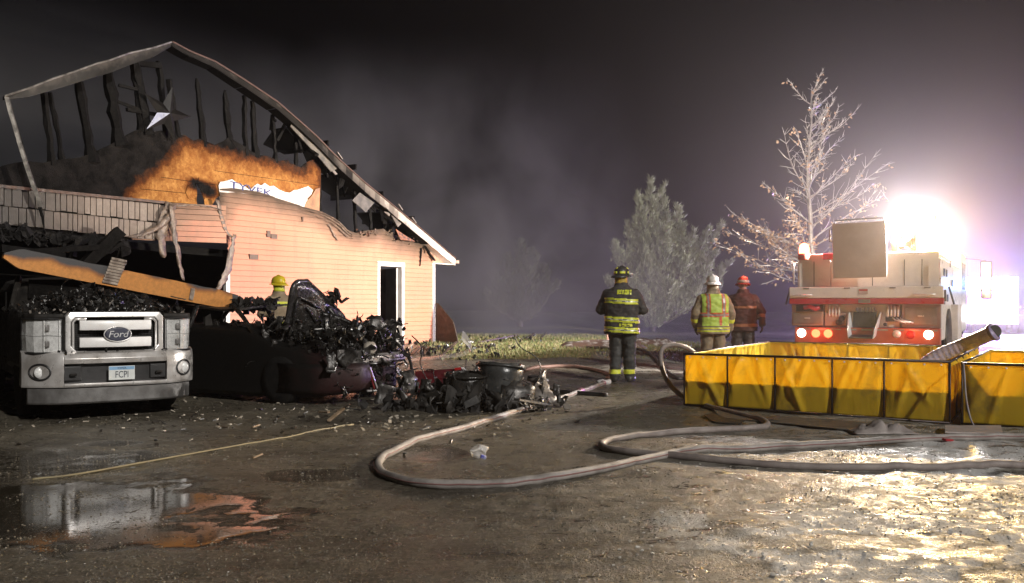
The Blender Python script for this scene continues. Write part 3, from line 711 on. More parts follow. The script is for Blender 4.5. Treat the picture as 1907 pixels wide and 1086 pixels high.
slab('fallen_ceiling', [W(wt(700, 500)[0], 2.2, -.3), W(TL, 2.45, -.3), W(TL, 2.3, -LD + .3), W(wt(700, 500)[0], 2.0, -LD + .3)], (0, 0, .14), rough=(.15, .8))
slab('partition', [W(wt(660, 500)[0], HZ, -.1), W(wt(660, 500)[0], HZ, -LD), W(wt(660, 500)[0], 2.3, -LD), W(wt(660, 500)[0], 2.3, -.1)], (WU * .1).to_3d())
# roof deck remains behind the lower half of the right rake
def roofpt(x, y, k): return wp(x, y, 0) + (back * k).to_3d()
for i, (xa, ya_, xb, yb_, k1) in enumerate(((560, 236, 606, 278, 1.35), (606, 280, 650, 321, 1.05), (651, 322, 694, 358, 1.5), (695, 359, 735, 392, .75), (736, 394, 780, 430, 1.6), (780, 431, 815, 461, 2.6))):
    P = [roofpt(xa, ya_, 0), roofpt(xb, yb_, 0), roofpt(xb, yb_, k1 * .5), roofpt(xb + 3, yb_, k1 * rnd.uniform(.8, 1.1)), roofpt((xa + xb) / 2, (ya_ + yb_) / 2, k1 * rnd.uniform(.9, 1.25)), roofpt(xa - 4, ya_, k1 * rnd.uniform(.6, 1.)), roofpt(xa, ya_, k1 * .4)]
    m = MB(); m.prism(P, (0, 0, .03)); m.build('roof_deck', BLACK, house, rough=(.03, 4))
for (x, y) in ((600, 268), (652, 312), (703, 362), (760, 408)):
    m = MB(); m.beam(roofpt(x, y, -.2), roofpt(x, y, 1.6), .05, .13); m.build('rafter', STUD, house)
# ragged burnt ends under the right slope
rz = random.Random(77)
for i in range(46):
    x = rz.uniform(500, 790); y = np.interp(x, [p[0] for p in rk], [p[1] for p in rk]) + rz.uniform(16, 40); L0 = rz.uniform(.15, .6); o = rz.uniform(-.5, .15)
    A = wp(x, y, o); m = MB(); dv = Vector((WU.x * rz.gauss(-.3, .5), WU.y * rz.gauss(-.3, .5), rz.uniform(-1, -.1))).normalized()
    if i % 3: m.beam(A, A + dv * L0, rz.uniform(.03, .09), rz.uniform(.02, .06))
    else: m.prism([A, A + dv * L0, A + dv * L0 * .8 + Vector((WU.x, WU.y, -.3)) * -.18, A + Vector((WU.x, WU.y, -.8)) * -.25], WN.to_3d() * .02)
    m.build('charred_splinter', STUD if i % 4 else BLACK, house, rough=(.03, 8))
# little roof scraps along the top edge
for (x, y) in ((632, 290), (745, 386), (770, 410)):
    m = MB(); m.box(wp(x, y, .2), (.22, .06, .03), Euler((0, R(40), R(58)))); m.build('shingle_scrap', pm('shingle', (.2, .17, .15), None, 20), house)
# ---- melted siding hanging down in strips
MEL = pm('melted_vinyl', (.25, .175, .125), (.075, .052, .038), 9, (.35, .55), bump=.3)
def strip(pts, wid, o=.2, seed=0, n=5, wav=.02):
    P = catmull([wp(x, y, o) for x, y in pts], n); ws = [wid[min(int(i / n), len(wid) - 1)] for i in range(len(P))]
    m = MB(); ribbon(P, ws, Vector((WU.x, WU.y, 0)) + Vector((0, 0, .15)), m, wav, seed); m.build('melted_strip', MEL, house, smooth=True, solid=.008)
strip([(320, 378), (312, 398), (304, 425), (300, 450), (305, 480)], [.25, .3, .22, .16, .08], .22, 1)
strip([(318, 380), (322, 410), (327, 450), (334, 490), (341, 522)], [.12, .14, .11, .09, .05], .26, 2)
strip([(318, 400), (300, 420), (270, 436), (240, 442)], [.2, .16, .12, .05], .24, 3)
strip([(405, 372), (412, 402), (421, 430), (434, 444)], [.10, .11, .09, .06], .12, 4, wav=.012)
strip([(436, 436), (432, 465), (424, 500), (412, 530), (405, 540)], [.09, .16, .17, .12, .05], .15, 5)
strip([(326, 384), (360, 382), (395, 386), (415, 392)], [.1, .12, .09, .05], .18, 6)
for k, (dy, o) in enumerate(((0, .05), (5, .07), (11, .09))):
    strip([(560, 384 + dy), (600, 396 + dy), (628, 411 + dy), (648, 430 + dy), (658, 438 + dy * .6)], [.06, .07, .07, .06, .04], o, 10 + k, wav=.008)
strip([(612, 418), (620, 432), (628, 448)], [.05, .06, .03], .06, 14)
for i in range(9):
    x = rnd.uniform(662, 780); y = 433 if x < 730 else 446
    m = MB(); rubble(m, 6, lambda r: wp(x + r.gauss(0, 4), y + r.gauss(0, 3), .05), (.02, .05), random.Random(i)); m.build('curled_scrap', [MEL, BLACK, brown][i % 3], house)
# ---- metal star hanging in the gable (it hangs on the house: a thing of its own)
sc_ = wp(310, 212, .12); star = MB(); ax = Vector((-WU.x, -WU.y, 0)); ctr = sc_ + WN.to_3d() * .11; ring = []
for k in range(10):
    a = R(90 + 36 * k - 14); r_ = (.58 if k % 2 == 0 else .21); ring.append(sc_ + ax * math.cos(a) * r_ + Vector((0, 0, math.sin(a) * r_)))
for k in range(10):
    star.cur = 1 if k in (3, ) else 0  # one facet coloured bright, as if it caught the light
    star.add([ctr, ring[k], ring[(k+1) % 10]], [(0, 1, 2)])
    star.cur = 0; star.add([sc_ - WN.to_3d() * .02, ring[k], ring[(k+1) % 10]], [(0, 2, 1)])
o = star.build('metal_star', [pm('star_soot', (.02, .018, .016), (.008, .007, .007), 6, (.35, .5), .4), pm('star_lit_facet', (.55, .55, .6), (.45, .45, .6), 9, (.25, .4), .8)])
tag(o, 'big scorched metal star hanging in the burnt open gable', 'wall decoration'); recenter(o, sc_ - Vector((0, 0, .72)))
# ---- scorched board leaning at the house corner
c0 = WO + WN * .10; c1 = c0 + Vector((.62, -.78)) * 1.1
e = (c1 - c0).normalized(); nn = Vector((-e.y, e.x)); pr = [(0, 0), (0, 1.12), (.12, 1.10), (.82, .62), (.92, .42), (1.08, .02), (.9, 0)]
m = MB(); m.prism([(c0.x + e.x * u - nn.x * 0, c0.y + e.y * u, HZ - .03 + v) for u, v in pr], (nn.x * .03, nn.y * .03, 0))
o = m.build('leaning_board', pm('scorched_board', (.05, .03, .018), (.02, .014, .01), 5, (.5, .8)), rough=(.01, 5)); tag(o, 'scorched brown board leaning at the right corner of the house', 'board'); recenter(o, (c0.x, c0.y, HZ))
# ---- fallen laminated beam lying across both vehicles
A, B = at(6, 476, 11.3), at(440, 563, 13.3); bd = (B - A); L_ = bd.length; bd.normalize()
upv = Vector((0, 0, 1)); upv = (upv - bd * upv.dot(bd)).normalized(); sdv = bd.cross(upv)
N = 60; vs_, fs_, so = [], [], []
for i in range(N + 1):
    u = i / N; p = A + bd * L_ * u; h = .125 * (1 if u > .06 else lerp(.25, 1, u / .06)) * (1 if u < .93 else lerp(1, .8, (u - .93) / .07)); top = h * (1 + .10 * mnoise.noise(Vector((u * 14, 0, 3))))
    for k, (zz_, ss_) in enumerate(((-h, 0.05), (-h * .4, .1), (h * .1, .3), (h * .5, .65), (top, 1.))):
        for sgn in (-1, 1):
            vs_.append(p + upv * zz_ + sdv * .045 * sgn); cl = .42 * (1 - sst(.42, .5, np.array(u))) + .14 + (.25 if .74 < u < .9 else 0)
            so.append(float((zz_ / h + 1) / 2 * .9 + cl - .62 + .25 * mnoise.noise(Vector((u * 9, 7, 1))) + (.9 if u > .97 else 0)))
for i in range(N):
    a = i * 10; b = a + 10
    for k in range(4): fs_ += [(a+2*k, b+2*k, b+2*k+2, a+2*k+2), (a+2*k+1, a+2*k+3, b+2*k+3, b+2*k+1)]
    fs_ += [(a, a+1, b+1, b), (a+8, b+8, b+9, a+9)]
fs_ += [(0, 2, 4, 6, 8, 9, 7, 5, 3, 1), tuple(N*10 + q for q in (0, 1, 3, 5, 7, 9, 8, 6, 4, 2))]
beam = thing('fallen_beam', 'long orange wooden beam charred along its top, fallen across the vehicles', 'beam', tuple(A))
m = MB(); m.add(vs_, fs_); m.build('timber', blendmat('beam_wood', 'soot', (.64, .27, .065), (.065, .062, .062), 6, .12, .5, .2, 40, .25, (.34, .13, .035), (1, 1, 1)), beam, attrs={'soot': so})
for (x, d, n_, w, top) in ((187, 12.05, 9, .20, 468), (343, 12.8, 6, .06, 528)):
    c = A + bd * L_ * ((x - 6) / 434.0)
    for k in range(n_):
        m = MB(); m.box(c + upv * (-.08 + k * (.04 if w > .1 else .026)) + sdv * .06 + bd * (.02 * k * (w > .1) * .35), (w, .02, .036), Matrix((bd, sdv, upv)).transposed())
        m.build('metal_rib', pm('rib_metal', (.5, .42, .34), (.2, .15, .12), 9, (.25, .45), .4), beam, bevel=.004)
# ================================================================== VEHICLES IN THE DRIVE
CHROME = pm('chrome', (.80, .78, .76), (.55, .51, .47), 5, (.26, .40), .55, .06, 30, .45, .8)
BURNT = pm('burnt_metal', (.012, .011, .010), (.034, .03, .026), 7, (.45, .75), .1, .5, 26, spec=.25)
BURNTW = pm('burnt_wet', (.010, .0095, .009), (.034, .031, .028), 9, (.14, .40), .25, .5, 30)
TYRE = pm('tyre_rubber', (.007, .007, .007), (.016, .015, .014), 12, (.7, .9), spec=.12)
BLK = pm('black_plastic', (.012, .012, .012), (.022, .02, .02), 9, (.35, .55))
LENS = pm('lamp_reflector', (.90, .90, .88), (.62, .62, .60), 14, (.20, .36), .1, .3, 25)
def clear_mat():
    t = NT('clear_lens'); a = t.n('ShaderNodeBsdfTransparent'); b = t.n('ShaderNodeBsdfGlossy'); b.inputs['Roughness'].default_value = .12
    m = t.n('ShaderNodeMixShader'); m.inputs[0].default_value = .22; t.l(a.outputs[0], m.inputs[1]); t.l(b.outputs[0], m.inputs[2]); t.l(m.outputs[0], t.out.inputs[0]); return t.m
CLEAR = clear_mat()
def L_(parent): return dict(parent=parent, world=False)
def section(hw, z0, z1, y, rt=.12, rb=.06, crown=.03):
    P = []
    for x, z in ((-hw + rb, z0), (hw - rb, z0), (hw, z0 + rb), (hw, (z0 + z1) / 2), (hw - .01, z1 - rt), (hw - rt * .4, z1 - rt * .3), (hw - rt * 1.3, z1), (hw * .4, z1 + crown), (-hw * .4, z1 + crown), (-hw + rt * 1.3, z1), (-hw + rt * .4, z1 - rt * .3), (-hw + .01, z1 - rt), (-hw, (z0 + z1) / 2), (-hw, z0 + rb)):
        P.append(Vector((x, y, z)))
    return P
def wheel(par, c, r, w, tyre=TYRE, rim=BURNT, name='wheel'):
    e = bpy.data.objects.new(name, None); COL.objects.link(e); e.parent = par
    m = MB(); h = w / 2
    m.lathe([(r * .6, -h), (r * .92, -h), (r, -h * .7), (r, h * .7), (r * .92, h), (r * .6, h)], 28, c, 'x'); m.build('tyre', tyre, **L_(e), smooth=True)
    m = MB(); m.lathe([(.01, -h * .6), (r * .25, -h * .6), (r * .3, -h * .3), (r * .55, -h * .35), (r * .62, -h * .85), (r * .62, h * .85), (r * .55, h * .35), (r * .3, h * .3), (r * .25, h * .6), (.01, h * .6)], 24, c, 'x')
    for k in range(5):
        a = k * 1.2566; m.box((c[0], c[1] + math.cos(a) * r * .42, c[2] + math.sin(a) * r * .42), (h * 1.3, r * .13, r * .13))
    m.build('rim', rim, **L_(e), smooth=False); return e
# ---------------------------------------------------------------- pickup
trk = thing('pickup_truck', 'burnt pickup truck with bright chrome grille and bumper facing the viewer', 'pickup truck', (-4.47, 10.3, gz(-4.4, 10.25) - .0), R(35)); trk.scale = (.90, 1, 1)
m = MB()
m.loft([section(.585, .62, 1.155, .10, .06), section(.975, .58, 1.19, .42, .10), section(1.0, .56, 1.24, .9, .12), section(1.0, .56, 1.28, 1.5, .12), section(1.0, .52, 1.26, 1.75, .12)])
m.build('hood', BURNT, **L_(trk), rough=(.012, 5), bevel=.01)
for s in (-1, 1):
    m = MB(); m.prism([(s*.585, .03, 1.145), (s*.76, .04, 1.145), (s*.90, .09, 1.145), (s*.97, .19, 1.145), (s*1.0, .36, 1.145), (s*.99, .46, 1.145), (s*.585, .46, 1.145)], (0, 0, .05)); m.build('hood_lip', BURNT, **L_(trk), bevel=.012)
m = MB(); m.loft([section(.99, .5, 1.2, 1.72, .1), section(.97, .5, 1.30, 1.85, .1), section(.86, .5, 1.60, 2.35, .14), section(.88, .5, 1.64, 3.3, .14), section(.92, .5, 1.5, 3.75, .1)]); m.build('cab', BURNT, **L_(trk), rough=(.03, 3))
m = MB(); m.loft([section(.99, .55, 1.22, 3.78, .05), section(.99, .55, 1.22, 5.75, .05)]); m.build('cargo_bed', BURNT, **L_(trk), rough=(.02, 3))
for s in (-1, 1):
    m = MB(); m.tube([(s * .93, 1.83, 1.24), (s * .78, 2.3, 1.64)], .045, 6); m.build('pillar', BURNT, **L_(trk))
    for z0, z1 in ((.88, 1.42),):
        m = MB(); m.box((s * .935, 2.75, 1.33), (.02, .8, .26)); m.build('side_window', BLACK, **L_(trk))
m = MB(); m.prism([(-.72, 1.9, 1.36), (.72, 1.9, 1.36), (.66, 2.28, 1.6), (-.66, 2.28, 1.6)], (0, -.02, .02)); m.build('windshield_opening', BLACK, **L_(trk))
for s in (-1, 1):
    for y in (1.0, 4.75): wheel(trk, (s * .83, y, .40), .40, .26)
# grille
def ring(mb, x0, x1, z0, z1, w, y0, y1, ch):
    def pts(d): return [(x0+d+ch, z0+d), (x1-d-ch, z0+d), (x1-d, z0+d+ch), (x1-d, z1-d-ch*.6), (x1-d-ch*.6, z1-d), (x0+d+ch*.6, z1-d), (x0+d, z1-d-ch*.6), (x0+d, z0+d+ch)]
    A, B = pts(0), pts(w); n = 8; vs = [(x, y0 + .07 * (abs(x) / .6) ** 2, z) for x, z in A] + [(x, y0 + .07 * (abs(x) / .6) ** 2, z) for x, z in B] + [(x, y1, z) for x, z in A] + [(x, y1, z) for x, z in B]
    fs = []
    for i in range(n):
        j = (i + 1) % n; fs += [(i, j, n+j, n+i), (2*n+i, 3*n+i, 3*n+j, 2*n+j), (i, 2*n+i, 2*n+j, j), (n+i, n+j, 3*n+j, 3*n+i)]
    mb.add(vs, fs)
gr = bpy.data.objects.new('grille', None); COL.objects.link(gr); gr.parent = trk
m = MB(); ring(m, -.575, .575, .695, 1.215, .062, -.055, .14, .085); m.build('grille_surround', CHROME, **L_(gr), bevel=.012)
m = MB(); m.bb(-.55, .55, .11, .16, .72, 1.19); m.build('grille_backing', BLK, **L_(gr))
m = MB()
for z in [.735 + .022 * k for k in range(21)]: m.bb(-.5, .5, .075, .085, z, z + .006)
for x in [-.5 + .04 * k for k in range(26)]: m.bb(x, x + .005, .088, .094, .73, 1.18)
m.build('grille_mesh', BLK, **L_(gr))
for s in (-1, 1):
    m = MB(); m.tube([(s * .34, .0, 1.135), (s * .455, .01, 1.135), (s * .487, .02, 1.10), (s * .487, .02, .80), (s * .455, .01, .765), (s * .34, .0, .765)], .017, 8); m.build('grille_bracket', CHROME, **L_(gr), smooth=True)
for z0, z1 in ((1.01, 1.12), (.82, .93)):
    m = MB(); N = 12; ys = lambda x: -.075 + .06 * (abs(x) / .42) ** 2
    m.loft([[Vector((x, ys(x), z0)), Vector((x, ys(x) - .016, (z0 + z1) / 2)), Vector((x, ys(x), z1)), Vector((x, ys(x) + .05, z1)), Vector((x, ys(x) + .05, z0))] for x in [-.42 + .84 * k / N for k in range(N + 1)]])
    m.build('grille_bar', pm('grille_bar', (.95, .94, .92), (.86, .83, .80), 9, (.28, .40), 0, .05), **L_(gr), bevel=.008)
bd_ = MB(); bd_.lathe([(.001, 0), (.12, -.006), (.150, -.004), (.156, .01), (.15, .03)], 32, (0, -.10, .965), 'y', sx=1.0, sy=.53)
badge = bd_.build('badge', pm('badge_blue', (.035, .04, .07), (.06, .06, .08), 9, (.3, .45)), **L_(gr), smooth=True)
m = MB(); m.tube([(.158 * math.cos(a), -.10, .965 + .083 * math.sin(a)) for a in [2 * math.pi * k / 40 for k in range(41)]], .007, 6, cap=False); m.build('badge_rim', CHROME, **L_(badge), smooth=True)
text('badge_lettering', 'Ford', .105, pm('badge_silver', (.85, .85, .85), None, 9, (.25, .3), .5), badge, Matrix.Translation((0, -.109, .962)) @ Matrix.Rotation(R(90), 4, 'X'), .003, sx=1.15, shear=.25)
# headlights
for s in (-1, 1):
    hl = bpy.data.objects.new('headlight', None); COL.objects.link(hl); hl.parent = trk
    sh = [(.60, .04), (.76, .05), (.90, .10), (.97, .20), (1.0, .36)]
    m = MB()
    for (x0, y0), (x1, y1) in zip(sh, sh[1:]):
        for z0, z1 in ((.775, .95), (.955, 1.13)):
            m.add([(s*x0, y0+.03, z0), (s*x1, y1+.03, z0), (s*x1, y1+.03, z1), (s*x0, y0+.03, z1)], [(0, 1, 2, 3)])
    m.build('reflector', LENS, **L_(hl), rough=(.012, 18))
    for zc in (.865, 1.04):
        m = MB(); m.bb(s*.77 - .028, s*.77 + .028, .035, .07, zc - .035, zc + .035); m.build('bulb', pm('bulb_dark', (.2, .19, .18), None, 9, (.2, .3)), **L_(hl), bevel=.012)
        for k in (0, 4):
            xk = .635 + .042 * k; m = MB(); m.bb(s*xk - .004, s*xk + .004, .03 + .12 * max(0, xk - .76), .075 + .3 * max(0, xk - .76), zc - .08, zc + .08); m.build('reflector_rib', LENS, **L_(hl))
    m = MB(); m.grid([[(s*x, y, z) for x, y in sh] for z in (.77, .86, .95, 1.04, 1.135)]); m.build('lens', CLEAR, **L_(hl), smooth=True)
    m = MB(); m.tube([(s*sh[0][0], sh[0][1], .765)] + [(s*x, y, .765) for x, y in sh[1:]] + [(s*1.0, .36, 1.14)] + [(s*x, y, 1.14) for x, y in sh[::-1]] + [(s*.6, .04, .765)], .012, 6); m.build('lamp_rim', BLK, **L_(hl))
# bumper
yb = lambda x: -.10 + .34 * (abs(x) / 1.02) ** 4
def bstrip(mb, xs, prof):
    mb.loft([[Vector((x, yb(x) + dy, z)) for dy, z in prof] for x in xs])
bum = MB(); xs = [-1.02 + 2.04 * k / 34 for k in range(35)]; XI = [x for x in xs if abs(x) < .66]
bstrip(bum, XI, [(0, .645), (-.01, .70), (.02, .755), (.10, .78), (.14, .645)])
bstrip(bum, XI, [(.015, .385), (0, .405), (0, .43), (.10, .43), (.10, .385)])
for s in (-1, 1): bstrip(bum, [s * x for x in (.60, .66, .72, .78, .84, .9, .96, 1.02)], [(.02, .385), (0, .42), (-.006, .6), (-.005, .70), (.03, .765), (.12, .79), (.16, .40)])
bumper = bum.build('bumper', pm('bumper_chrome', (.72, .70, .68), (.42, .39, .36), 4, (.24, .40), .5, .05, 30), **L_(trk), bevel=.006)
m = MB(); m.loft([[Vector((x, yb(x) + .09, .42)), Vector((x, yb(x) + .09, .66)), Vector((x, yb(x) + .12, .66)), Vector((x, yb(x) + .12, .42))] for x in XI]); m.build('bumper_recess', BLK, **L_(bumper))
for s in (-1, 1):
    m = MB(); m.bb(s*.5 - .1, s*.5 + .1, -.03, .02, .455, .62); m.build('tow_hook_bezel', BLK, **L_(bumper), bevel=.012)
    m = MB(); m.tube([(s*.5 - .03, -.05, .52), (s*.5 - .03, -.09, .53), (s*.5 + .03, -.09, .53), (s*.5 + .03, -.05, .52)], .014, 6); m.build('tow_hook', BURNT, **L_(bumper))
    fx = s * .845; m = MB(); m.lathe([(.002, -.012), (.03, -.014), (.045, -.008), (.06, .0), (.066, .01)], 24, (fx, yb(fx) - .004, .555), 'y'); fl = m.build('fog_lamp', LENS, **L_(bumper), smooth=True)
    m = MB(); m.tube([(fx + .105 * math.cos(a), yb(fx + .105 * math.cos(a)) - .008, .56 + .085 * math.sin(a)) for a in [2 * math.pi * k / 24 for k in range(25)]], .012, 6, cap=False); m.build('fog_lamp_ring', BLK, **L_(fl))
m = MB(); m.bb(-.11, .195, -.125, -.118, .455, .61); pl = m.build('license_plate', pm('plate_white', (.72, .74, .72), (.6, .62, .6), 6, (.4, .5), bump=.05), **L_(bumper), bevel=.004)
m = MB(); m.bb(-.105, .19, -.1275, -.1255, .568, .605); m.build('plate_band', pm('plate_blue', (.25, .45, .68), None, 5, bump=0), **L_(pl))
PM = lambda x, y, z: Matrix.Translation((x, y, z)) @ Matrix.Rotation(R(90), 4, 'X')
text('plate_number', 'FCPI', .105, pm('plate_ink', (.03, .035, .06), None, 5, bump=0), pl, PM(.0425, -.1275, .512), .001, sx=.8)
text('plate_state', 'IOWA', .034, pm('plate_ink'  , (.03, .035, .06)), pl, PM(.0425, -.1295, .586), .0005, sx=1.1)
m = MB(); bstrip(m, [x for x in xs if abs(x) < .98], [(.05, .20), (.03, .22), (.035, .375), (.10, .375), (.12, .2)]); m.build('valance', pm('valance_grey', (.17, .165, .16), (.09, .085, .08), 6, (.35, .55), .3), **L_(trk), bevel=.006)
m = MB(); m.bb(-.9, .9, .3, 5.5, .42, .60); m.build('chassis', BURNT, **L_(trk))
m = MB(); rubble(m, 16, lambda r: Vector((r.uniform(-.7, .7), r.uniform(-.08, .03), .775)), (.01, .03), random.Random(8)); o = m.build('ash_clumps', CHARG, **L_(trk)); o['kind'] = 'stuff'
# heap of burnt roof on the hood and cab
MT = Matrix.LocRotScale(trk.location, trk.rotation_euler, trk.scale)
def heap(r):
    x = r.gauss(0, .5); y = r.uniform(.22, 2.4)
    if abs(x) > .98: x = r.uniform(-.95, .95)
    top = 1.22 + .27 * min(1, (y - .1) / .9) * max(0, 1 - (x / 1.05) ** 2)
    return MT @ Vector((x, y, r.uniform(1.16, top)))
m = MB(); m2 = MB(); rr_ = random.Random(21)
rubble(m, 1700, heap, (.010, .048), rr_, .15); rubble(m2, 200, heap, (.008, .032), rr_, .12)
scraps(m, 60, heap, (.08, .3), rr_); o = m.build('roof_rubble', BURNTW); o2 = m2.build('ash_flakes', pm('ash_flakes', (.34, .30, .26), (.12, .10, .085), 8, (.3, .5)))
stuff(o); stuff(o2)
m = MB(); m.tube([at(318, 552, 10.7), at(346, 558, 10.5)], .007, 5); o = m.build('bright_rod', MET); tag(o, 'short bright metal rod lying on the truck hood under the beam', 'rod'); recenter(o, at(332, 556, 10.6))

# ---------------------------------------------------------------- burnt car
car = thing('burnt_car', 'burnt out dark red car with its hood standing open', 'car', (-1.86, 12.15, gz(-1.86, 12.15)), R(59))
CM = Matrix.LocRotScale(car.location, car.rotation_euler, None); CI = CM.inverted()
def cl(px, py, d): return CI @ at(px, py, d)
REDB = blendmat('burnt_red', 'soot', (.030, .005, .006), (.006, .0055, .005), 6, .4, .60, .2, 25, .6, (.03, .008, .008), spec=.2)
m = MB(); secs = [(.60, .20, .50, .12), (.80, .12, .62, .22), (.85, .10, .70, .5), (.87, .10, .80, .95), (.88, .09, .92, 1.3), (.885, .08, .98, 1.6), (.885, .08, 1.0, 2.6), (.88, .22, 1.0, 3.5), (.84, .26, .98, 4.2), (.74, .34, .92, 4.5)]
rings = [section(hw, a, b, y, .10, .05, .02) for hw, a, b, y in secs]
m.loft(rings); so = [.6 + .5 * sst(.2, .8, np.array(p.y)) for r_ in rings for p in r_]
m.build('body', REDB, **L_(car), attrs={'soot': so}, rough=(.02, 4), bevel=.01)
m = MB(); rows = []                                    # near corner of the bumper skin
for z, o_ in ((.16, .0), (.22, -.04), (.34, -.06), (.46, -.05), (.54, -.02)):
    rows.append([Vector((x, y + o_, z)) for x, y in ((-.90, .85), (-.905, .55), (-.885, .32), (-.80, .12), (-.62, .01), (-.38, -.04), (-.16, -.05))])
m.grid(rows); m.build('bumper_skin', REDB, **L_(car), attrs={'soot': [.52 + .3 * (i % 7 < 3) + .25 * (i // 7 == 4) for i in range(35)]}, smooth=True, solid=.012)
for a, b, r_, mt in (((-.18, -.09, .46), (-.08, -.10, .19), .014, 0), ((-.17, -.10, .47), (-.03, -.12, .17), .012, 1), ((-.22, -.1, .17), (.1, -.14, .15), .014, 1)):
    m = MB(); m.tube([a, b], r_, 6); m.build('trim_strip', (pm('trim_red', (.22, .03, .03), None, 6, (.2, .4)), CHROME)[mt], **L_(car))
m = MB(); m.loft([[Vector((x, .02 + .12 * x * x - dy, z)) for dy, z in ((0, .50), (.03, .53), (.03, .60), (0, .64), (-.05, .64), (-.05, .5))] for x in [-.55 + 1.35 * k / 10 for k in range(11)]])
m.build('bumper_beam', pm('beam_alu', (.40, .38, .355), (.14, .125, .11), 5, (.3, .5), .7, .3), **L_(car), bevel=.006)
m = MB(); m.box((-.42, .03, .56), (.42, .05, .30), Euler((.1, .05, -.2))); m.build('headlamp_backing', pm('lamp_back', (.17, .16, .15), (.07, .065, .06), 6, (.3, .5), .5), **L_(car), bevel=.02, rough=(.03, 6))
m = MB(); m.lathe([(.001, -.05), (.05, -.05), (.085, -.02), (.09, .06), (.05, .10)], 18, (-.08, -.05, .72), 'y'); m.build('reservoir', pm('reservoir_pale', (.55, .5, .42), (.3, .25, .2), 7, (.3, .5)), **L_(car), smooth=True)
m = MB(); rr_ = random.Random(33)
rubble(m, 900, lambda r: CM @ Vector((r.uniform(-.78, .78), r.uniform(.02, 1.35), .62 + r.random() ** .8 * (.24 + .34 * r.random()))), (.012, .07), rr_, .35)
rubble(m, 170, lambda r: CM @ Vector((r.uniform(-.7, .85), r.uniform(-.12, .1), r.uniform(.1, .7))), (.02, .07), rr_, .45)
o = m.build('engine_remains', BURNTW, car); o['kind'] = 'stuff'
m = MB(); scraps(m, 120, lambda r: CM @ Vector((r.uniform(-.85, .85), r.uniform(-.1, 1.4), .45 + r.random() * .6)), (.08, .27), random.Random(5)); o = m.build('bent_sheet', pm('sheet_burnt', (.085, .078, .072), (.014, .013, .012), 9, (.22, .5), .4, .3), car, smooth=True, solid=.006); o['kind'] = 'stuff'
m = MB(); rubble(m, 60, lambda r: CM @ Vector((r.uniform(-.7, .7), r.uniform(.05, 1.2), .72 + r.random() * .3)), (.015, .05), rr_, .3); o = m.build('engine_scraps', pm('scrap_tan', (.35, .27, .17), (.14, .12, .10), 8, (.2, .4), .3), car); o['kind'] = 'stuff'
for pts, r_, mt in (([(556, 618, 12.3), (610, 612, 12.4), (690, 616, 12.6)], .012, CHROME), ([(592, 583, 12.6), (640, 596, 12.7), (690, 622, 12.7), (712, 640, 12.6)], .035, BURNTW), ([(660, 600, 12.9), (700, 612, 13.), (722, 622, 13.2), (765, 668, 13.2)], .018, BURNTW), ([(722, 622, 13.3), (760, 664, 13.0), (768, 700, 12.7)], .022, BURNT), ([(668, 676, 12.0), (702, 677, 12.0)], .008, CHROME), ([(610, 572, 12.7), (625, 590, 12.7), (640, 612, 12.6)], .03, BURNTW), ([(752, 728, 12.6), (742, 750, 12.5)], .012, CHROME), ([(725, 744, 12.2), (752, 756, 12.0), (762, 768, 11.9)], .025, BURNTW)):
    m = MB(); m.tube(catmull([at(*p) for p in pts], 5), r_, 7); m.build('bent_bar', mt, car, smooth=True)
# open hood, buckled
A_, B_, C_, D_ = at(524, 648, 12.15), at(547, 527, 12.0), at(642, 588, 13.2), at(655, 618, 13.0)
mid = at(573, 524, 12.3)
rows = []
for i in range(9):
    u = i / 8; top = (B_.lerp(mid, u * 3) if u < .33 else mid.lerp(C_, (u - .33) / .67)); bot = A_.lerp(D_, u); row = []
    for k in range(9):
        v_ = k / 8; p = bot.lerp(top, v_); row.append(p + mnoise.noise_vector(p * 4) * .03)
    rows.append(row)
m = MB(); m.grid(rows); hood = m.build('hood', BURNTW, car, smooth=True, solid=.03)
m = MB(); m.tube(catmull([A_ + Vector((0, -.03, 0)), A_.lerp(B_, .5) + Vector((.02, -.04, 0)), B_ + Vector((.01, -.03, -.03)), mid + Vector((0, -.03, .0))], 5) , .035, 8); m.tube(catmull([mid, mid.lerp(C_, .4), mid.lerp(C_, .75)], 4), .025, 7)
m.build('hood_rim', pm('hood_rim', (.06, .055, .055), (.16, .15, .15), 5, (.08, .2), .7), hood, smooth=True)
ins = lambda u, v_: A_.lerp(D_, u).lerp(B_.lerp(C_, u), v_) + Vector((0, -.06, 0))
for pl_ in ([(.12, .1), (.14, .8), (.5, .78)], [(.15, .45), (.45, .3), (.7, .55)], [(.2, .15), (.6, .2), (.9, .4)], [(.3, .7), (.5, .4), (.55, .15)]):
    m = MB(); m.tube(catmull([ins(*q) for q in pl_], 5), .022, 6); m.build('hood_brace', BURNTW, hood, smooth=True, rough=(.02, 6))
m = MB(); rubble(m, 26, lambda r: at(r.gauss(622, 7), r.gauss(556, 7), 12.8), (.03, .08), rr_); o = m.build('melted_lump', BURNT, car); o['kind'] = 'stuff'
m = MB(); rubble(m, 60, lambda r: at(r.uniform(595, 660), 0, 12.8) + Vector((0, r.uniform(-.1, .1), 0)), (.03, .08), rr_)
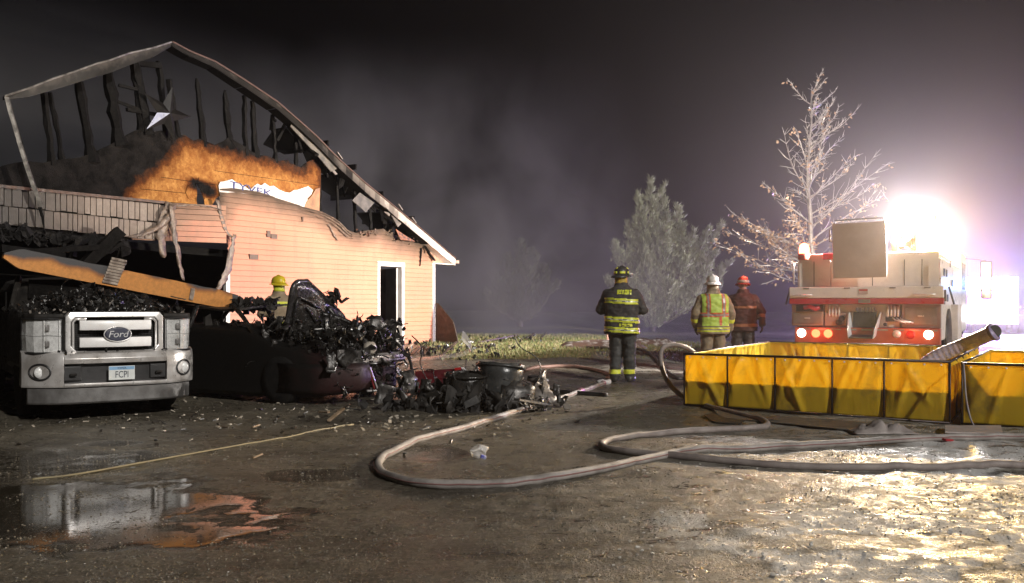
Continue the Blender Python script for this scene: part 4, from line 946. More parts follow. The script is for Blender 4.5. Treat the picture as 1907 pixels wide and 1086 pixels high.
# roof, pillars, wheels
rows = [[Vector((x, y, 1.30 - .05 * abs(x) + .04 * math.sin(y * 3 + x * 2) - .10 * max(0, .8 - abs(x)) * (2.1 < y < 3.2))) for x in (-.62, -.4, -.15, .15, .4, .62)] for y in (1.95, 2.2, 2.5, 2.8, 3.1, 3.35)]
m = MB(); m.grid(rows); m.build('roof', BURNT, **L_(car), solid=.03, rough=(.02, 5))
for s in (-1, 1):
    for P in ([(s*.80, 1.35, .90), (s*.70, 1.68, 1.13), (s*.62, 1.97, 1.29)], [(s*.86, 2.6, .92), (s*.65, 2.65, 1.28)], [(s*.80, 3.95, .92), (s*.70, 3.6, 1.15), (s*.60, 3.33, 1.28)]):
        m = MB(); m.tube(P, .035, 6); m.build('pillar', BURNTW, **L_(car), rough=(.01, 9))
    for y in (.82, 3.55): wheel(car, (s * .80, y, .31), .315, .2)
m = MB(); rubble(m, 120, lambda r: CM @ Vector((r.uniform(-.7, .7), r.uniform(1.6, 3.6), r.uniform(.88, 1.05))), (.03, .1), rr_, .4); o = m.build('seat_remains', BURNT, car); o['kind'] = 'stuff'
m = MB(); rubble(m, 90, lambda r: at(r.uniform(425, 515), r.uniform(560, 576), 13.2 + r.uniform(-.2, .3)), (.03, .09), rr_, .3); o = m.build('roof_debris', BURNT, car); o['kind'] = 'stuff'

# ---------------------------------------------------------------- junk heap in front of the car
def rim_can(px, py, r, h, tilt, az, label, mat, melted):
    p = gpt(px, py); th_ = thing('melted_bin', label, 'bin', p, R(az))
    m = MB(); Rm = Euler((R(tilt), 0, 0)).to_matrix().to_4x4(); m.M = Rm
    prof = [(r * .82, 0), (r * .9, h * .35), (r * .97, h * .75), (r, h), (r * .94, h), (r * .86, h * .4), (r * .7, .04)]
    m.lathe(prof, 22); m.M = None
    vs = []
    for v in m.v:
        q = Vector(v); k = melted * max(0, q.z / h - .25); q += mnoise.noise_vector(q * 5 + Vector((px, 0, 0))) * .12 * k; vs.append(tuple(q))
    m.v = vs; m.build('bucket', mat, th_, world=False, smooth=True)
    m = MB(); m.M = Rm; m.tube([(r * 1.02 * math.cos(a), r * 1.02 * math.sin(a), h * .93) for a in [6.2832 * k / 24 for k in range(25)]], .018, 6, cap=False); m.build('rim', mat, th_, world=False, smooth=True)
    return th_
BINM = pm('bin_plastic', (.022, .024, .024), (.05, .05, .048), 6, (.18, .4), 0, .3)
rim_can(868, 762, .26, .48, 4, 20, 'melted black bin with a sagging front beside the burnt car', BURNTW, .9)
rim_can(926, 760, .29, .56, -10, -30, 'grey black drum with a ribbed rim in the junk heap', BINM, .35)
m = MB(); P = [at(772, 692, 13.0), at(846, 686, 13.2), at(856, 690, 13.2), at(852, 745, 12.9), at(775, 742, 12.7)]; m.prism(P, (.02, .05, 0)); o = m.build('car_panel', pm('red_panel', (.10, .008, .012), (.02, .004, .005), 5, (.2, .4)), rough=(.015, 4), bevel=.006); tag(o, 'dark red car panel leaning in the junk by the bumper', 'car panel'); recenter(o, at(812, 744, 12.8))
lu = thing('tail_lamp', 'broken red and white lamp unit on top of the junk', 'lamp unit', at(855, 706, 13.1))
m = MB(); m.prism([at(846, 686, 13.1), at(858, 684, 13.1), at(863, 702, 13.1), at(851, 705, 13.1)], (.01, .06, 0)); m.build('red_lens', pm('lamp_red', (.42, .02, .02), None, 8, (.1, .25)), lu)
m = MB(); m.prism([at(858, 684, 13.1), at(862, 684, 13.1), at(879, 703, 13.1), at(874, 706, 13.1)], (.01, .05, 0)); m.build('white_strip', pm('lamp_white', (.7, .68, .64), None, 8, (.2, .3)), lu)
m = MB(); rj = random.Random(44)
rubble(m, 430, lambda r: (lambda x: gpt(x, 768 - r.random() * 14, abs(r.gauss(0, .12)) * (1.3 if 830 < x < 960 else .7)))(r.gauss(880, 70)), (.02, .10), rj, .3)
for i in range(14):
    A = gpt(rj.gauss(880, 70), rj.uniform(738, 770), .06 + rj.random() * .12); a_ = rj.uniform(0, 6.28); L0 = rj.uniform(.3, .8); m.beam(A, A + Vector((math.cos(a_) * L0, math.sin(a_) * L0, rj.uniform(-.05, .25))), rj.uniform(.04, .1), rj.uniform(.02, .045))
rubble(m, 160, lambda r: gpt(r.uniform(930, 1020), r.uniform(722, 768), abs(r.gauss(0, .08))), (.02, .08), rj, .4)
stuff(m.build('burnt_junk', pm('junk_matte', (.011, .0105, .010), (.05, .046, .042), 4, (.4, .75), .1, .5)))
m = MB(); scraps(m, 110, lambda r: gpt(r.gauss(880, 75), 766 - r.random() * 22, .05 + abs(r.gauss(0, .13))), (.12, .45), random.Random(6)); stuff(m.build('bent_metal', pm('sheet_burnt', (.07, .063, .058)), smooth=True, solid=.006))
m = MB(); rubble(m, 26, lambda r: gpt(r.gauss(960, 30), r.uniform(735, 765), .08 + abs(r.gauss(0, .1))), (.02, .06), rj, .2); stuff(m.build('junk_scraps', pm('junk_pale', (.22, .19, .24), (.30, .2, .17), 4, (.3, .5))))
# crumpled sack at the end of the heap
p = gpt(1012, 756); m = MB(); prof = [(.02, .0), (.21, .015), (.215, .09), (.16, .2), (.07, .27), (.045, .30), (.08, .35), (.02, .36)]
m.lathe(prof, 26, p, 'z', 1.1, .8)
m.v = [tuple(Vector(v) + mnoise.noise_vector(Vector(v) * 9) * .055 + Vector(((v[2] - p.z) * -.35, 0, 0))) for v in m.v]
o = m.build('crumpled_sack', pm('sack_cloth', (.20, .17, .14), (.07, .06, .055), 9, (.4, .6)), smooth=True); tag(o, 'crumpled grey sack at the right end of the junk heap', 'sack'); recenter(o, p)
# clear plastic sheet fluttering behind the heap
m = MB(); P = catmull([at(735, 678, 15.5), at(800, 672, 15.5), at(852, 668, 15.4), at(876, 660, 15.4), at(872, 648, 15.4), at(860, 636, 15.4)], 5)
rows = [[q_ + Vector((.02 * mnoise.noise(q_ * 6), .16 * k - .1, .03 + .05 * k * (i / len(P)) + .02 * mnoise.noise(q_ * 9 + Vector((0, k, 0))))) for k in range(4)] for i, q_ in enumerate(P)]
m.grid(rows)
t = NT('plastic_film'); a = t.n('ShaderNodeBsdfTransparent'); bb_ = t.n('ShaderNodeBsdfPrincipled'); bb_.inputs['Base Color'].default_value = (.8, .78, .76, 1); bb_.inputs['Roughness'].default_value = .2; mx = t.n('ShaderNodeMixShader'); mx.inputs[0].default_value = .45
t.l(a.outputs[0], mx.inputs[1]); t.l(bb_.outputs[0], mx.inputs[2]); t.l(mx.outputs[0], t.out.inputs[0])
FILM = t.m; o = m.build('plastic_sheet', FILM, smooth=True); tag(o, 'bent translucent plastic sheet on the ground in front of the house', 'plastic sheet'); recenter(o, P[2])
# loose sticks and scraps in front of the house
WOODP = pm('split_wood', (.45, .33, .22), (.25, .17, .1), 6, (.4, .6)); WOODD = pm('wet_wood', (.10, .06, .04), (.05, .03, .02), 6, (.3, .5))
for i, (a, b, w, mt, lb) in enumerate((((748, 657), (768, 650), .05, WOODP, 'pale split stick in front of the open door'), ((755, 662), (778, 655), .05, WOODP, 'second pale split stick in front of the open door'), ((768, 664), (782, 655), .06, WOODD, 'reddish brown stick beside the pale split sticks'), ((820, 668), (850, 646), .04, WOODD, 'thin dark stick leaning by the plastic sheet'),
        ((612, 786), (640, 778), .035, WOODP, 'pale wood strip on the wet ground below the car'), ((595, 772), (612, 776), .03, WOODP, 'short pale scrap below the car bumper'), ((470, 801), (484, 799), .02, WOODP, 'small white chip on the dark wet drive'), ((470, 858), (488, 855), .02, WOODP, 'small white scrap beside the puddle'),
        ((980, 634), (995, 628), .05, WOODD, 'short dark stick on the far edge of the lawn'), ((1008, 632), (1018, 624), .04, WOODD, 'dark stub sticking up from the lawn'), ((890, 640), (960, 633), .05, WOODD, 'long dark stick lying behind the lawn'), ((1425, 786), (1450, 784), .04, WOODD, 'dark scrap under the hose by the tank'))):
    A, B = gpt(*a, .03), gpt(*b, .05 if b[1] > a[1] - 4 else .12); m = MB(); m.beam(A, B, w, w * .6); o = m.build('wood_stick', mt, rough=(.006, 8)); tag(o, lb, 'stick', 'loose wood scraps'); recenter(o, (A + B) / 2 - Vector((0, 0, .03)))
m = MB(); rubble(m, 200, lambda r: gpt(r.gauss(840, 60), r.gauss(652, 9), .03), (.02, .09), rj, .4); rubble(m, 120, lambda r: gpt(r.uniform(760, 1010), r.uniform(628, 640), .02), (.03, .1), rj, .4)
stuff(m.build('house_debris', BURNTW))
# ================================================================== FIRE ENGINE (seen from behind)
EC = Vector((6.27, 16.15)); ER = R(-29.5)
eng = thing('fire_engine', 'cream and red fire engine seen from behind with a bright flood lamp on top', 'fire engine', (EC.x, EC.y, .04), ER)
EM = Matrix.LocRotScale(eng.location, eng.rotation_euler, None)
E = L_(eng)
CREAM = pm('engine_cream', (.76, .72, .67), (.66, .62, .58), 2.5, (.25, .4), 0, .03, spec=.6)
TAN = pm('panel_tan', (.36, .25, .18), (.31, .21, .15), 3, (.45, .6), 0, .05)
RED = pm('engine_red', (.40, .02, .03), (.30, .015, .02), 3, (.25, .4), 0, .03)
GREY = pm('engine_grey', (.30, .27, .25), (.2, .18, .17), 5, (.35, .5), .4, .1)
DARK = pm('engine_dark', (.05, .045, .045), (.025, .023, .023), 6, (.35, .55))
def eb(name, mat, x0, x1, y0, y1, z0, z1, par=None, bev=.012):
    m = MB(); m.bb(x0, x1, y0, y1, z0, z1); return m.build(name, mat, par or eng, world=False, bevel=bev)
eb('body', CREAM, -1.2, 1.2, .06, 5.2, .62, 2.04, bev=.03)
eb('hose_bed_side', CREAM, -1.19, -1.13, .1, 5.1, 2.045, 2.12); eb('hose_bed_side', CREAM, 1.13, 1.19, .1, 5.1, 2.045, 2.12)
eb('rear_panel', CREAM, -1.17, -.62, .02, .055, 1.56, 2.16); eb('red_panel', RED, -.74, -.52, -.02, .018, 2.06, 2.17)
eb('rear_panel', pm('engine_cream2', (.72, .67, .62), (.64, .59, .55), 2.5, (.25, .4)), -.61, 1.17, .02, .055, 1.56, 2.16)
band_ = eb('tail_board', CREAM, -1.3, 1.25, -.16, .015, 1.36, 1.56)
eb('red_stripe', RED, -1.302, 1.252, -.168, -.02, 1.255, 1.357)
for xa, xb in ((-1.22, -.9), (.80, 1.12)):
    m = MB(); m.tube([(xa, -.17, 1.42), (xa, -.2, 1.42), (xb, -.2, 1.42), (xb, -.17, 1.42)], .012, 6); m.build('grab_rail', CHROME, eng, world=False, smooth=True)
sg = eb('warning_sign', pm('sign_pale', (.55, .42, .36), None, 5), -.10, .05, -.172, -.165, 1.43, 1.52, bev=.002)
eb('sign_stripe', RED, -.095, .045, -.176, -.173, 1.485, 1.515, sg, .001)
eb('stripe_plate', GREY, -.11, .09, -.174, -.17, 1.275, 1.34, bev=.002)
# big tan folding cover standing upright
m = MB(); m.box((-.09, -.22, 2.20), (.88, .035, .97), Euler((0, R(-1), 0))); pn = m.build('folding_cover', TAN, eng, world=False, bevel=.006)
m = MB(); m.tube([(-.50, -.22, 2.66), (-.49, -.22, 2.735), (.31, -.22, 2.75), (.33, -.22, 2.68)], .014, 6); m.build('cover_rail', DARK, pn, world=False, smooth=True)
m = MB(); m.tube([(-.53, -.22, 2.58), (-.58, -.22, 2.58), (-.58, -.22, 2.36), (-.53, -.22, 2.36)], .014, 6); m.build('cover_handle', DARK, pn, world=False)
eb('cover_edge', pm('edge_white', (.8, .8, .78), None, 5, (.3, .4)), .353, .366, -.235, -.2, 1.72, 2.66, pn, .003)
# below the tail board
eb('left_locker', pm('locker_tan', (.42, .33, .25), (.3, .23, .17), 3), -1.28, -.72, -.06, .05, .86, 1.25); eb('right_locker', pm('locker_brown', (.26, .19, .17), (.2, .14, .13), 3), .58, 1.2, -.06, .05, .84, 1.25)
eb('locker_top', DARK, -1.2, -.72, -.09, -.063, 1.12, 1.24); m = MB(); m.tube([(-1.05, -.1, 1.19), (-.95, -.13, 1.21), (-.85, -.12, 1.17), (-.78, -.1, 1.2)], .04, 8); m.build('folded_hose', RED, eng, world=False, smooth=True)
eb('center_panel', CREAM, -.68, .55, 0.0, .05, .84, 1.25)
eb('center_step', pm('step_tan', (.42, .32, .25), None, 4), -.70, -.33, -.07, -.003, .86, 1.1)
for x0 in (-.62, .36):                                  # stacked fittings
    for k in range(4):
        m = MB(); x = x0 + .055 * k; m.lathe([(.018, 0), (.022, .03), (.022, .16), (.014, .2)], 10, (x, -.06, 1.03)); m.build('hose_fitting', CHROME, eng, world=False, smooth=True)
    eb('fitting_rack', DARK, x0 - .04, x0 + .22, -.055, -.003, .95, 1.04)
ch = MB(); ch.prism([(-.23, 0, .72), (.17, 0, .72), (.17, -.5, .66), (-.23, -.5, .66)], (0, 0, .02)); ch = ch.build('dump_chute', pm('chute_black', (.02, .022, .025), (.05, .05, .05), 5, (.25, .4)), eng, world=False)
for x, dx in ((-.23, -.05), (.17, .07)):
    m = MB(); m.prism([(x, 0, .72), (x + dx, 0, 1.12), (x + dx, -.12, 1.10), (x + dx * .3, -.5, .80), (x, -.5, .66)], (.015, 0, 0)); m.build('chute_side', pm('edge_white', (.8, .8, .78)), ch, world=False)
eb('chute_back', pm('chute_black', (.02, .022, .025)), -.22, .17, -.04, -.005, .72, 1.12, ch)
for k in range(6): eb('valve_lever', GREY, -.16 + .055 * k, -.13 + .055 * k, -.10, -.043, 1.12, 1.19, ch, .004)
for x, z, r_ in ((-.45, .93, .055), (-.40, 1.0, .05), (.32, .9, .03)):
    m = MB(); m.lathe([(.001, -.05), (r_, -.05), (r_, .0)], 16, (x, -.05, z), 'y'); m.build('outlet_cap', DARK, eng, world=False, smooth=True)
bp_ = eb('rear_bumper', pm('bumper_orange', (.42, .10, .06), (.32, .07, .04), 3, (.3, .45)), -1.2, 1.2, -.18, .05, .55, .84)
EMW = emis('lamp_glow_white', (1, .82, .62), 22.0); EMR = emis('lamp_glow_red', (1, .07, .025), 9.0); EMA = emis('lamp_glow_amber', (1, .52, .05), 30.0)
def rlamp(name, x, z, r_, mat, y=-.18):
    m = MB(); m.lathe([(.001, -.03), (r_ * .7, -.025), (r_, 0), (r_, .01)], 20, (x, y, z), 'y'); return m.build(name, mat, bp_, world=False, smooth=True)
rlamp('reverse_lamp', -1.08, .735, .075, EMW); rlamp('reverse_lamp', 1.02, .735, .075, EMW)
RLN = pm('red_lens', (.5, .03, .02), None, 6, (.12, .25))
for x in (-.83, -.62, .74): rlamp('tail_lamp', x, .73, .075, EMR if x < 0 else RLN)
rlamp('work_lamp', .52, .74, .07, LENS)
lamp('tail_lamp_light', EM @ Vector((-.75, -.42, .78)), 4, (1, .12, .04), .08); lamp('tail_lamp_light', EM @ Vector((.75, -.42, .78)), 4, (1, .14, .05), .08)
# side furniture, beacon, mirrors, cab
for s in (-1, 1):
    m = MB(); m.bb(s*1.24 - .04, s*1.24 + .04, -.05, .02, 1.3, 1.5); m.build('side_bracket', DARK, eng, world=False, bevel=.01)
    m = MB(); m.tube([(s*1.32, .0, 1.55), (s*1.36, .0, 1.4), (s*1.40, 0, 1.25)], .018, 6); m.build('door_stay', DARK, eng, world=False)
bc = MB(); bc.lathe([(.10, 0), (.11, .02), (.11, .10), (.10, .12)], 18, (-1.08, .05, 2.06)); bc = bc.build('beacon', pm('beacon_base', (.45, .08, .05), None, 5), eng, world=False, smooth=True)
m = MB(); m.lathe([(.09, .12), (.095, .2), (.075, .28), (.03, .31), (.001, .315)], 18, (-1.08, .05, 2.06)); m.build('beacon_dome', emis('beacon_red', (1, .16, .07), 14.0), bc, world=False, smooth=True)
lamp('beacon_light', EM @ Vector((-1.08, .02, 2.47)), 70, (1, .10, .04), .07)
for y, z, w in ((.45, 1.75, .22), (1.0, 1.75, .22), (2.4, 1.6, .3), (.5, 1.25, .2), (1.2, 1.3, .24), (1.9, 1.95, .18)): eb('side_plate', DARK, 1.201, 1.215, y, y + w, z, z + .13)
m = MB(); m.lathe([(.42, -.02), (.62, -.02), (.62, .02), (.42, .02)], 28, (1.21, 1.5, .55), 'x'); m.build('wheel_arch', DARK, eng, world=False, smooth=True)
for s in (-1, 1):
    for y in (1.5, 6.4): wheel(eng, (s * 1.0, y, .5), .5, .3, TYRE, GREY)
eb('chassis', DARK, -.6, .6, .2, 7.6, .45, .72)
cab_ = eb('cab', CREAM, -1.18, 1.18, 5.35, 7.7, .6, 2.45, bev=.08); eb('cab_rear_window', DARK, -.8, .8, 5.335, 5.348, 1.7, 2.2, cab_); eb('side_window', DARK, 1.182, 1.19, 5.9, 7.2, 1.6, 2.2, cab_); eb('side_window', DARK, -1.19, -1.182, 5.9, 7.2, 1.6, 2.2, cab_)
for s in (-1, 1):
    m = MB(); m.tube([(s*1.18, 7.3, 2.35), (s*1.62, 7.35, 2.3)], .016, 6); m.build('mirror_arm', DARK, cab_, world=False)
    m = MB(); m.bb(s*1.62 - .13, s*1.62 + .13, 7.3, 7.38, 1.72, 2.28); m.bb(s*1.62 - .12, s*1.62 + .12, 7.3, 7.38, 1.38, 1.68); m.build('mirror', DARK, cab_, world=False, bevel=.03)
eb('fender_box', pm('fender_pale', (.6, .56, .55), None, 3), 1.16, 1.32, 2.3, 3.4, .5, 1.25)
m = MB(); rubble(m, 16, lambda r: EM @ Vector((r.uniform(.42, .7), .4 + r.uniform(-.1, .2), 2.2 + r.random() * .2)), (.06, .12), random.Random(2), 0); m.build('folded_gear', pm('gear_brown', (.28, .17, .11), (.2, .11, .08), 4), eng, world=True)
for x in (-.90, .1, .62, .9): eb('panel_seam', DARK, x - .006, x + .006, .012, .019, 1.58, 2.03, bev=.001)
for x in (-1.0, -.3, .45, 1.0): eb('hinge', GREY, x - .05, x + .05, -.172, -.162, 1.525, 1.55, bev=.002)
for x in (-1.24, 1.19):
    m = MB(); m.tube([(x, -.02, 1.62), (x, -.08, 1.64), (x, -.08, 2.0), (x, -.02, 2.02)], .016, 8); m.build('grab_rail', CHROME, eng, world=False, smooth=True)
for x, w, z0, z1 in ((-1.0, .5, .9, 1.1), (.89, .5, .9, 1.2)):
    eb('locker_door', GREY, x - w/2, x + w/2, -.072, -.063, z0, z1, bev=.004); eb('door_latch', CHROME, x - .05, x + .05, -.09, -.074, (z0 + z1)/2 - .015, (z0 + z1)/2 + .015, bev=.004)
for k in range(9): eb('tread_strip', GREY, -1.1 + .26 * k, -.92 + .26 * k, -.184, -.181, .79, .82, bev=.001)
for k, x in enumerate((.44, .50, .56)):
    m = MB(); m.tube([(x, -.09, 1.02), (x + .05, -.12, .98), (x + .22, -.12, .93)], .012, 6); m.build('pull_rod', CHROME, eng, world=False, smooth=True)
# flood lamp on a short mast: the light of the whole scene
FX, FY, FZ = .74, .50, 2.74
mast = MB(); mast.tube([(FX, FY + .1, 2.02), (FX, FY + .1, 2.62)], .03, 8); mast = mast.build('lamp_mast', GREY, eng, world=False)
FDIR = (EM.inverted().to_3x3() @ Vector((-.5, -.85, 0))).normalized(); az = math.atan2(FDIR.x, -FDIR.y)
for dx in (-.17, .17):
    m = MB(); m.M = Matrix.Translation((FX, FY, FZ)) @ Matrix.Rotation(az, 4, 'Z'); m.bb(dx - .155, dx + .155, .02, .16, -.12, .12); hd = m.build('flood_lamp', DARK, eng, world=False, bevel=.015)
    m = MB(); m.M = Matrix.Translation((FX, FY, FZ)) @ Matrix.Rotation(az, 4, 'Z'); m.bb(dx - .14, dx + .14, .0, .018, -.105, .105); m.build('flood_glass', emis('flood_glow', (1, .95, .88), 120.0), hd, world=False)
fw = EM @ Vector((FX, FY, FZ)) + Vector((-.5, -.85, 0)).normalized() * .20
spot('flood_light', fw, (-.985, .12, -.05), FLOOD_W, (1, .95, .89), .10, 175, 1.0)
for dx in (-.17, .17):                              # second pair of heads, added to light the trees
    M_ = Matrix.Translation((FX, FY + .36, FZ)) @ Matrix.Rotation(az + R(165), 4, 'Z')
    m = MB(); m.M = M_; m.bb(dx - .155, dx + .155, .02, .10, -.12, .12); hd = m.build('flood_lamp', DARK, eng, world=False, bevel=.015)
    m = MB(); m.M = M_; m.bb(dx - .14, dx + .14, .0, .018, -.105, .105); m.build('flood_glass', emis('flood_glow', (1, .95, .88), 160.0), hd, world=False)
fw2 = EM @ (Vector((FX, FY + .36, FZ)) + (Matrix.Rotation(az + R(165), 3, 'Z') @ Vector((0, -.2, 0))))
lamp('flood_light', fw2, FLOOD_W * 1.35, (1, .96, .95), .10)  # light of the added heads, for the trees
ab = MB(); ab.lathe([(.07, 0), (.075, .06), (.06, .14), (.02, .17), (.001, .172)], 16, (1.02, .95, 2.12)); ab.build('amber_beacon', EMA, eng, world=False, smooth=True)
lamp('amber_light', EM @ Vector((1.02, .82, 2.46)), 3400, (1, .60, .14), .09)
m = MB(); m.lathe([(.06, 0), (.065, .05), (.05, .1), (.001, .12)], 14, (1.0, 7.0, 2.45)); m.build('amber_beacon', EMA, eng, world=False, smooth=True)

# ================================================================== SECOND EMERGENCY VEHICLE, far right
ap = at(1848, 622, 39.5); av = thing('rescue_truck', 'distant white box rescue truck with headlights and blue roof lights on', 'rescue truck', (ap.x, ap.y, float(hillz(ap.x, ap.y))), R(-25))
AM = Matrix.LocRotScale(av.location, av.rotation_euler, None)
WHT = pm('rescue_white', (.75, .75, .78), (.65, .65, .68), 2, (.3, .4))
def a_b(name, mat, x0, x1, y0, y1, z0, z1, bev=.03): m = MB(); m.bb(x0, x1, y0, y1, z0, z1); return m.build(name, mat, av, world=False, bevel=bev)
a_b('box_body', WHT, -1.15, 1.15, 2.3, 5.6, .6, 2.55); 
m = MB(); m.loft([section(.95, .5, 1.05, 0, .1), section(.98, .5, 1.15, .9, .1), section(.98, .5, 1.2, 1.1, .1), section(.9, .5, 1.85, 1.7, .12), section(.92, .5, 1.9, 2.3, .12)]); m.build('cab', WHT, av, world=False)
m = MB(); m.prism([(-.78, 1.14, 1.26), (.78, 1.14, 1.26), (.72, 1.6, 1.76), (-.72, 1.6, 1.76)], (0, -.02, .02)); m.build('windshield', DARK, av, world=False)
a_b('bumper', CHROME, -1.0, 1.0, -.15, .0, .45, .7); a_b('grille', DARK, -.5, .5, -.03, .0, .72, 1.0)
for s in (-1, 1):
    m = MB(); m.lathe([(.001, -.04), (.1, -.03), (.12, 0), (.12, .02)], 16, (s * .75, -.02, .88), 'y'); m.build('headlight', emis('headlight_glow', (1, .97, 1), 120.0), av, world=False)
    for y in (.9, 4.4): wheel(av, (s * .9, y, .4), .4, .25)
bar = a_b('light_bar', DARK, -.9, .9, 1.85, 2.1, 1.93, 1.98)
for x, nm, cc, st in ((-.7, 'blue', (.1, .25, 1), 60), (-.25, 'white', (1, .9, 1), 40), (.25, 'violet', (.55, .2, 1), 50), (.7, 'cyan', (.1, .7, 1), 50)):
    m = MB(); m.bb(x - .2, x + .2, 1.87, 2.08, 1.983, 2.12); m.build('light_bar_lens', emis('bar_' + nm, cc, st), bar, world=False, bevel=.02)
for x, nm, cc in ((-.9, 'white', (1, .9, 1)), (-.45, 'violet', (.55, .2, 1)), (.45, 'cyan', (.1, .7, 1)), (.9, 'white', (1, .9, 1))):
    m = MB(); m.bb(x - .17, x + .17, 2.24, 2.296, 2.22, 2.5); m.build('box_glare_panel', emis('bar_' + nm, cc, 45), av, world=False, bevel=.01)  # glowing panels added to blow the box front out to white
lamp('headlight_light', AM @ Vector((-.75, -.3, .9)), 1300, (.95, .90, 1), .14); lamp('headlight_light', AM @ Vector((.75, -.3, .9)), 1300, (.95, .90, 1), .14)
lamp('bar_light', AM @ Vector((-.5, 1.55, 2.28)), 5600, (.55, .18, 1), .2); lamp('bar_light', AM @ Vector((.7, 1.55, 2.28)), 2400, (.15, .40, 1), .2)
# ================================================================== FIREFIGHTERS
def capsule(mb, a, b, ra, rb, n=12):
    a, b = Vector(a), Vector(b); d = (b - a).normalized(); P, rr = [], []
    for k in range(4): t_ = math.pi / 2 * (1 - k / 4); P.append(a - d * ra * math.sin(t_)); rr.append(max(ra * math.cos(t_), .002))
    P.append(a); rr.append(ra); P.append(b); rr.append(rb)
    for k in range(1, 5): t_ = math.pi / 2 * (k / 4); P.append(b + d * rb * math.sin(t_)); rr.append(max(rb * math.cos(t_), .002))
    mb.tube(P, rr, n)
def segd(p, a, b):
    ab = b - a; t_ = np.clip(((p - a) @ ab) / (ab @ ab), 0, 1); return np.linalg.norm(p - (a + t_[:, None] * ab), axis=1), t_
SKIN = pm('skin', (.46, .24, .17), (.40, .20, .14), 12, (.45, .6), 0, .05)
LIME = pm('lime_stripe', (.72, .76, .07), (.62, .66, .05), 18, (.35, .5), 0, .05); SILV = pm('silver_stripe', (.62, .62, .60), None, 18, (.3, .4), .2, .05)
GLOVE = pm('glove', (.05, .04, .035), (.1, .08, .06), 20, (.6, .8))
def glove(par, w, d, side, curl=.5, mat=GLOVE):
    w = Vector(w); d = Vector(d).normalized(); up = Vector((0, 1, 0)); sx = d.cross(up).normalized(); fw = sx.cross(d).normalized() * -1
    m = MB(); pc = w + d * .055
    m.loft([[w + d * t_ + fw * .043 * f * math.cos(a) + sx * .022 * g * math.sin(a) for a in [6.2832 * k / 10 for k in range(10)]] for t_, f, g in ((-.03, .75, 1.5), (.0, .8, 1.3), (.04, 1, 1.1), (.085, 1.05, 1.0), (.11, .9, .7))])
    g_ = m.build('glove', mat, par, world=False, smooth=True)
    for k, (o, L) in enumerate(((-.033, .062), (-.011, .075), (.011, .07), (.032, .055))):
        b0 = w + d * .095 + fw * o; k1 = b0 + d * L * .5 + sx * (-side) * .01 * curl; k2 = k1 + (d * math.cos(curl) + sx * (-side) * math.sin(curl)).normalized() * L * .55; k3 = k2 + (d * math.cos(curl * 2) + sx * (-side) * math.sin(curl * 2)).normalized() * L * .4
        m = MB(); m.tube([b0, k1, k2, k3], [.0115, .011, .010, .007], 8); m.build('finger', mat, g_, world=False, smooth=True)
    b0 = w + d * .02 + fw * .04; m = MB(); m.tube([b0, b0 + d * .03 + fw * .025, b0 + d * .065 + fw * .03 - sx * side * .012, b0 + d * .085 + fw * .022 - sx * side * .02], [.014, .013, .012, .008], 8); m.build('thumb', mat, g_, world=False, smooth=True)
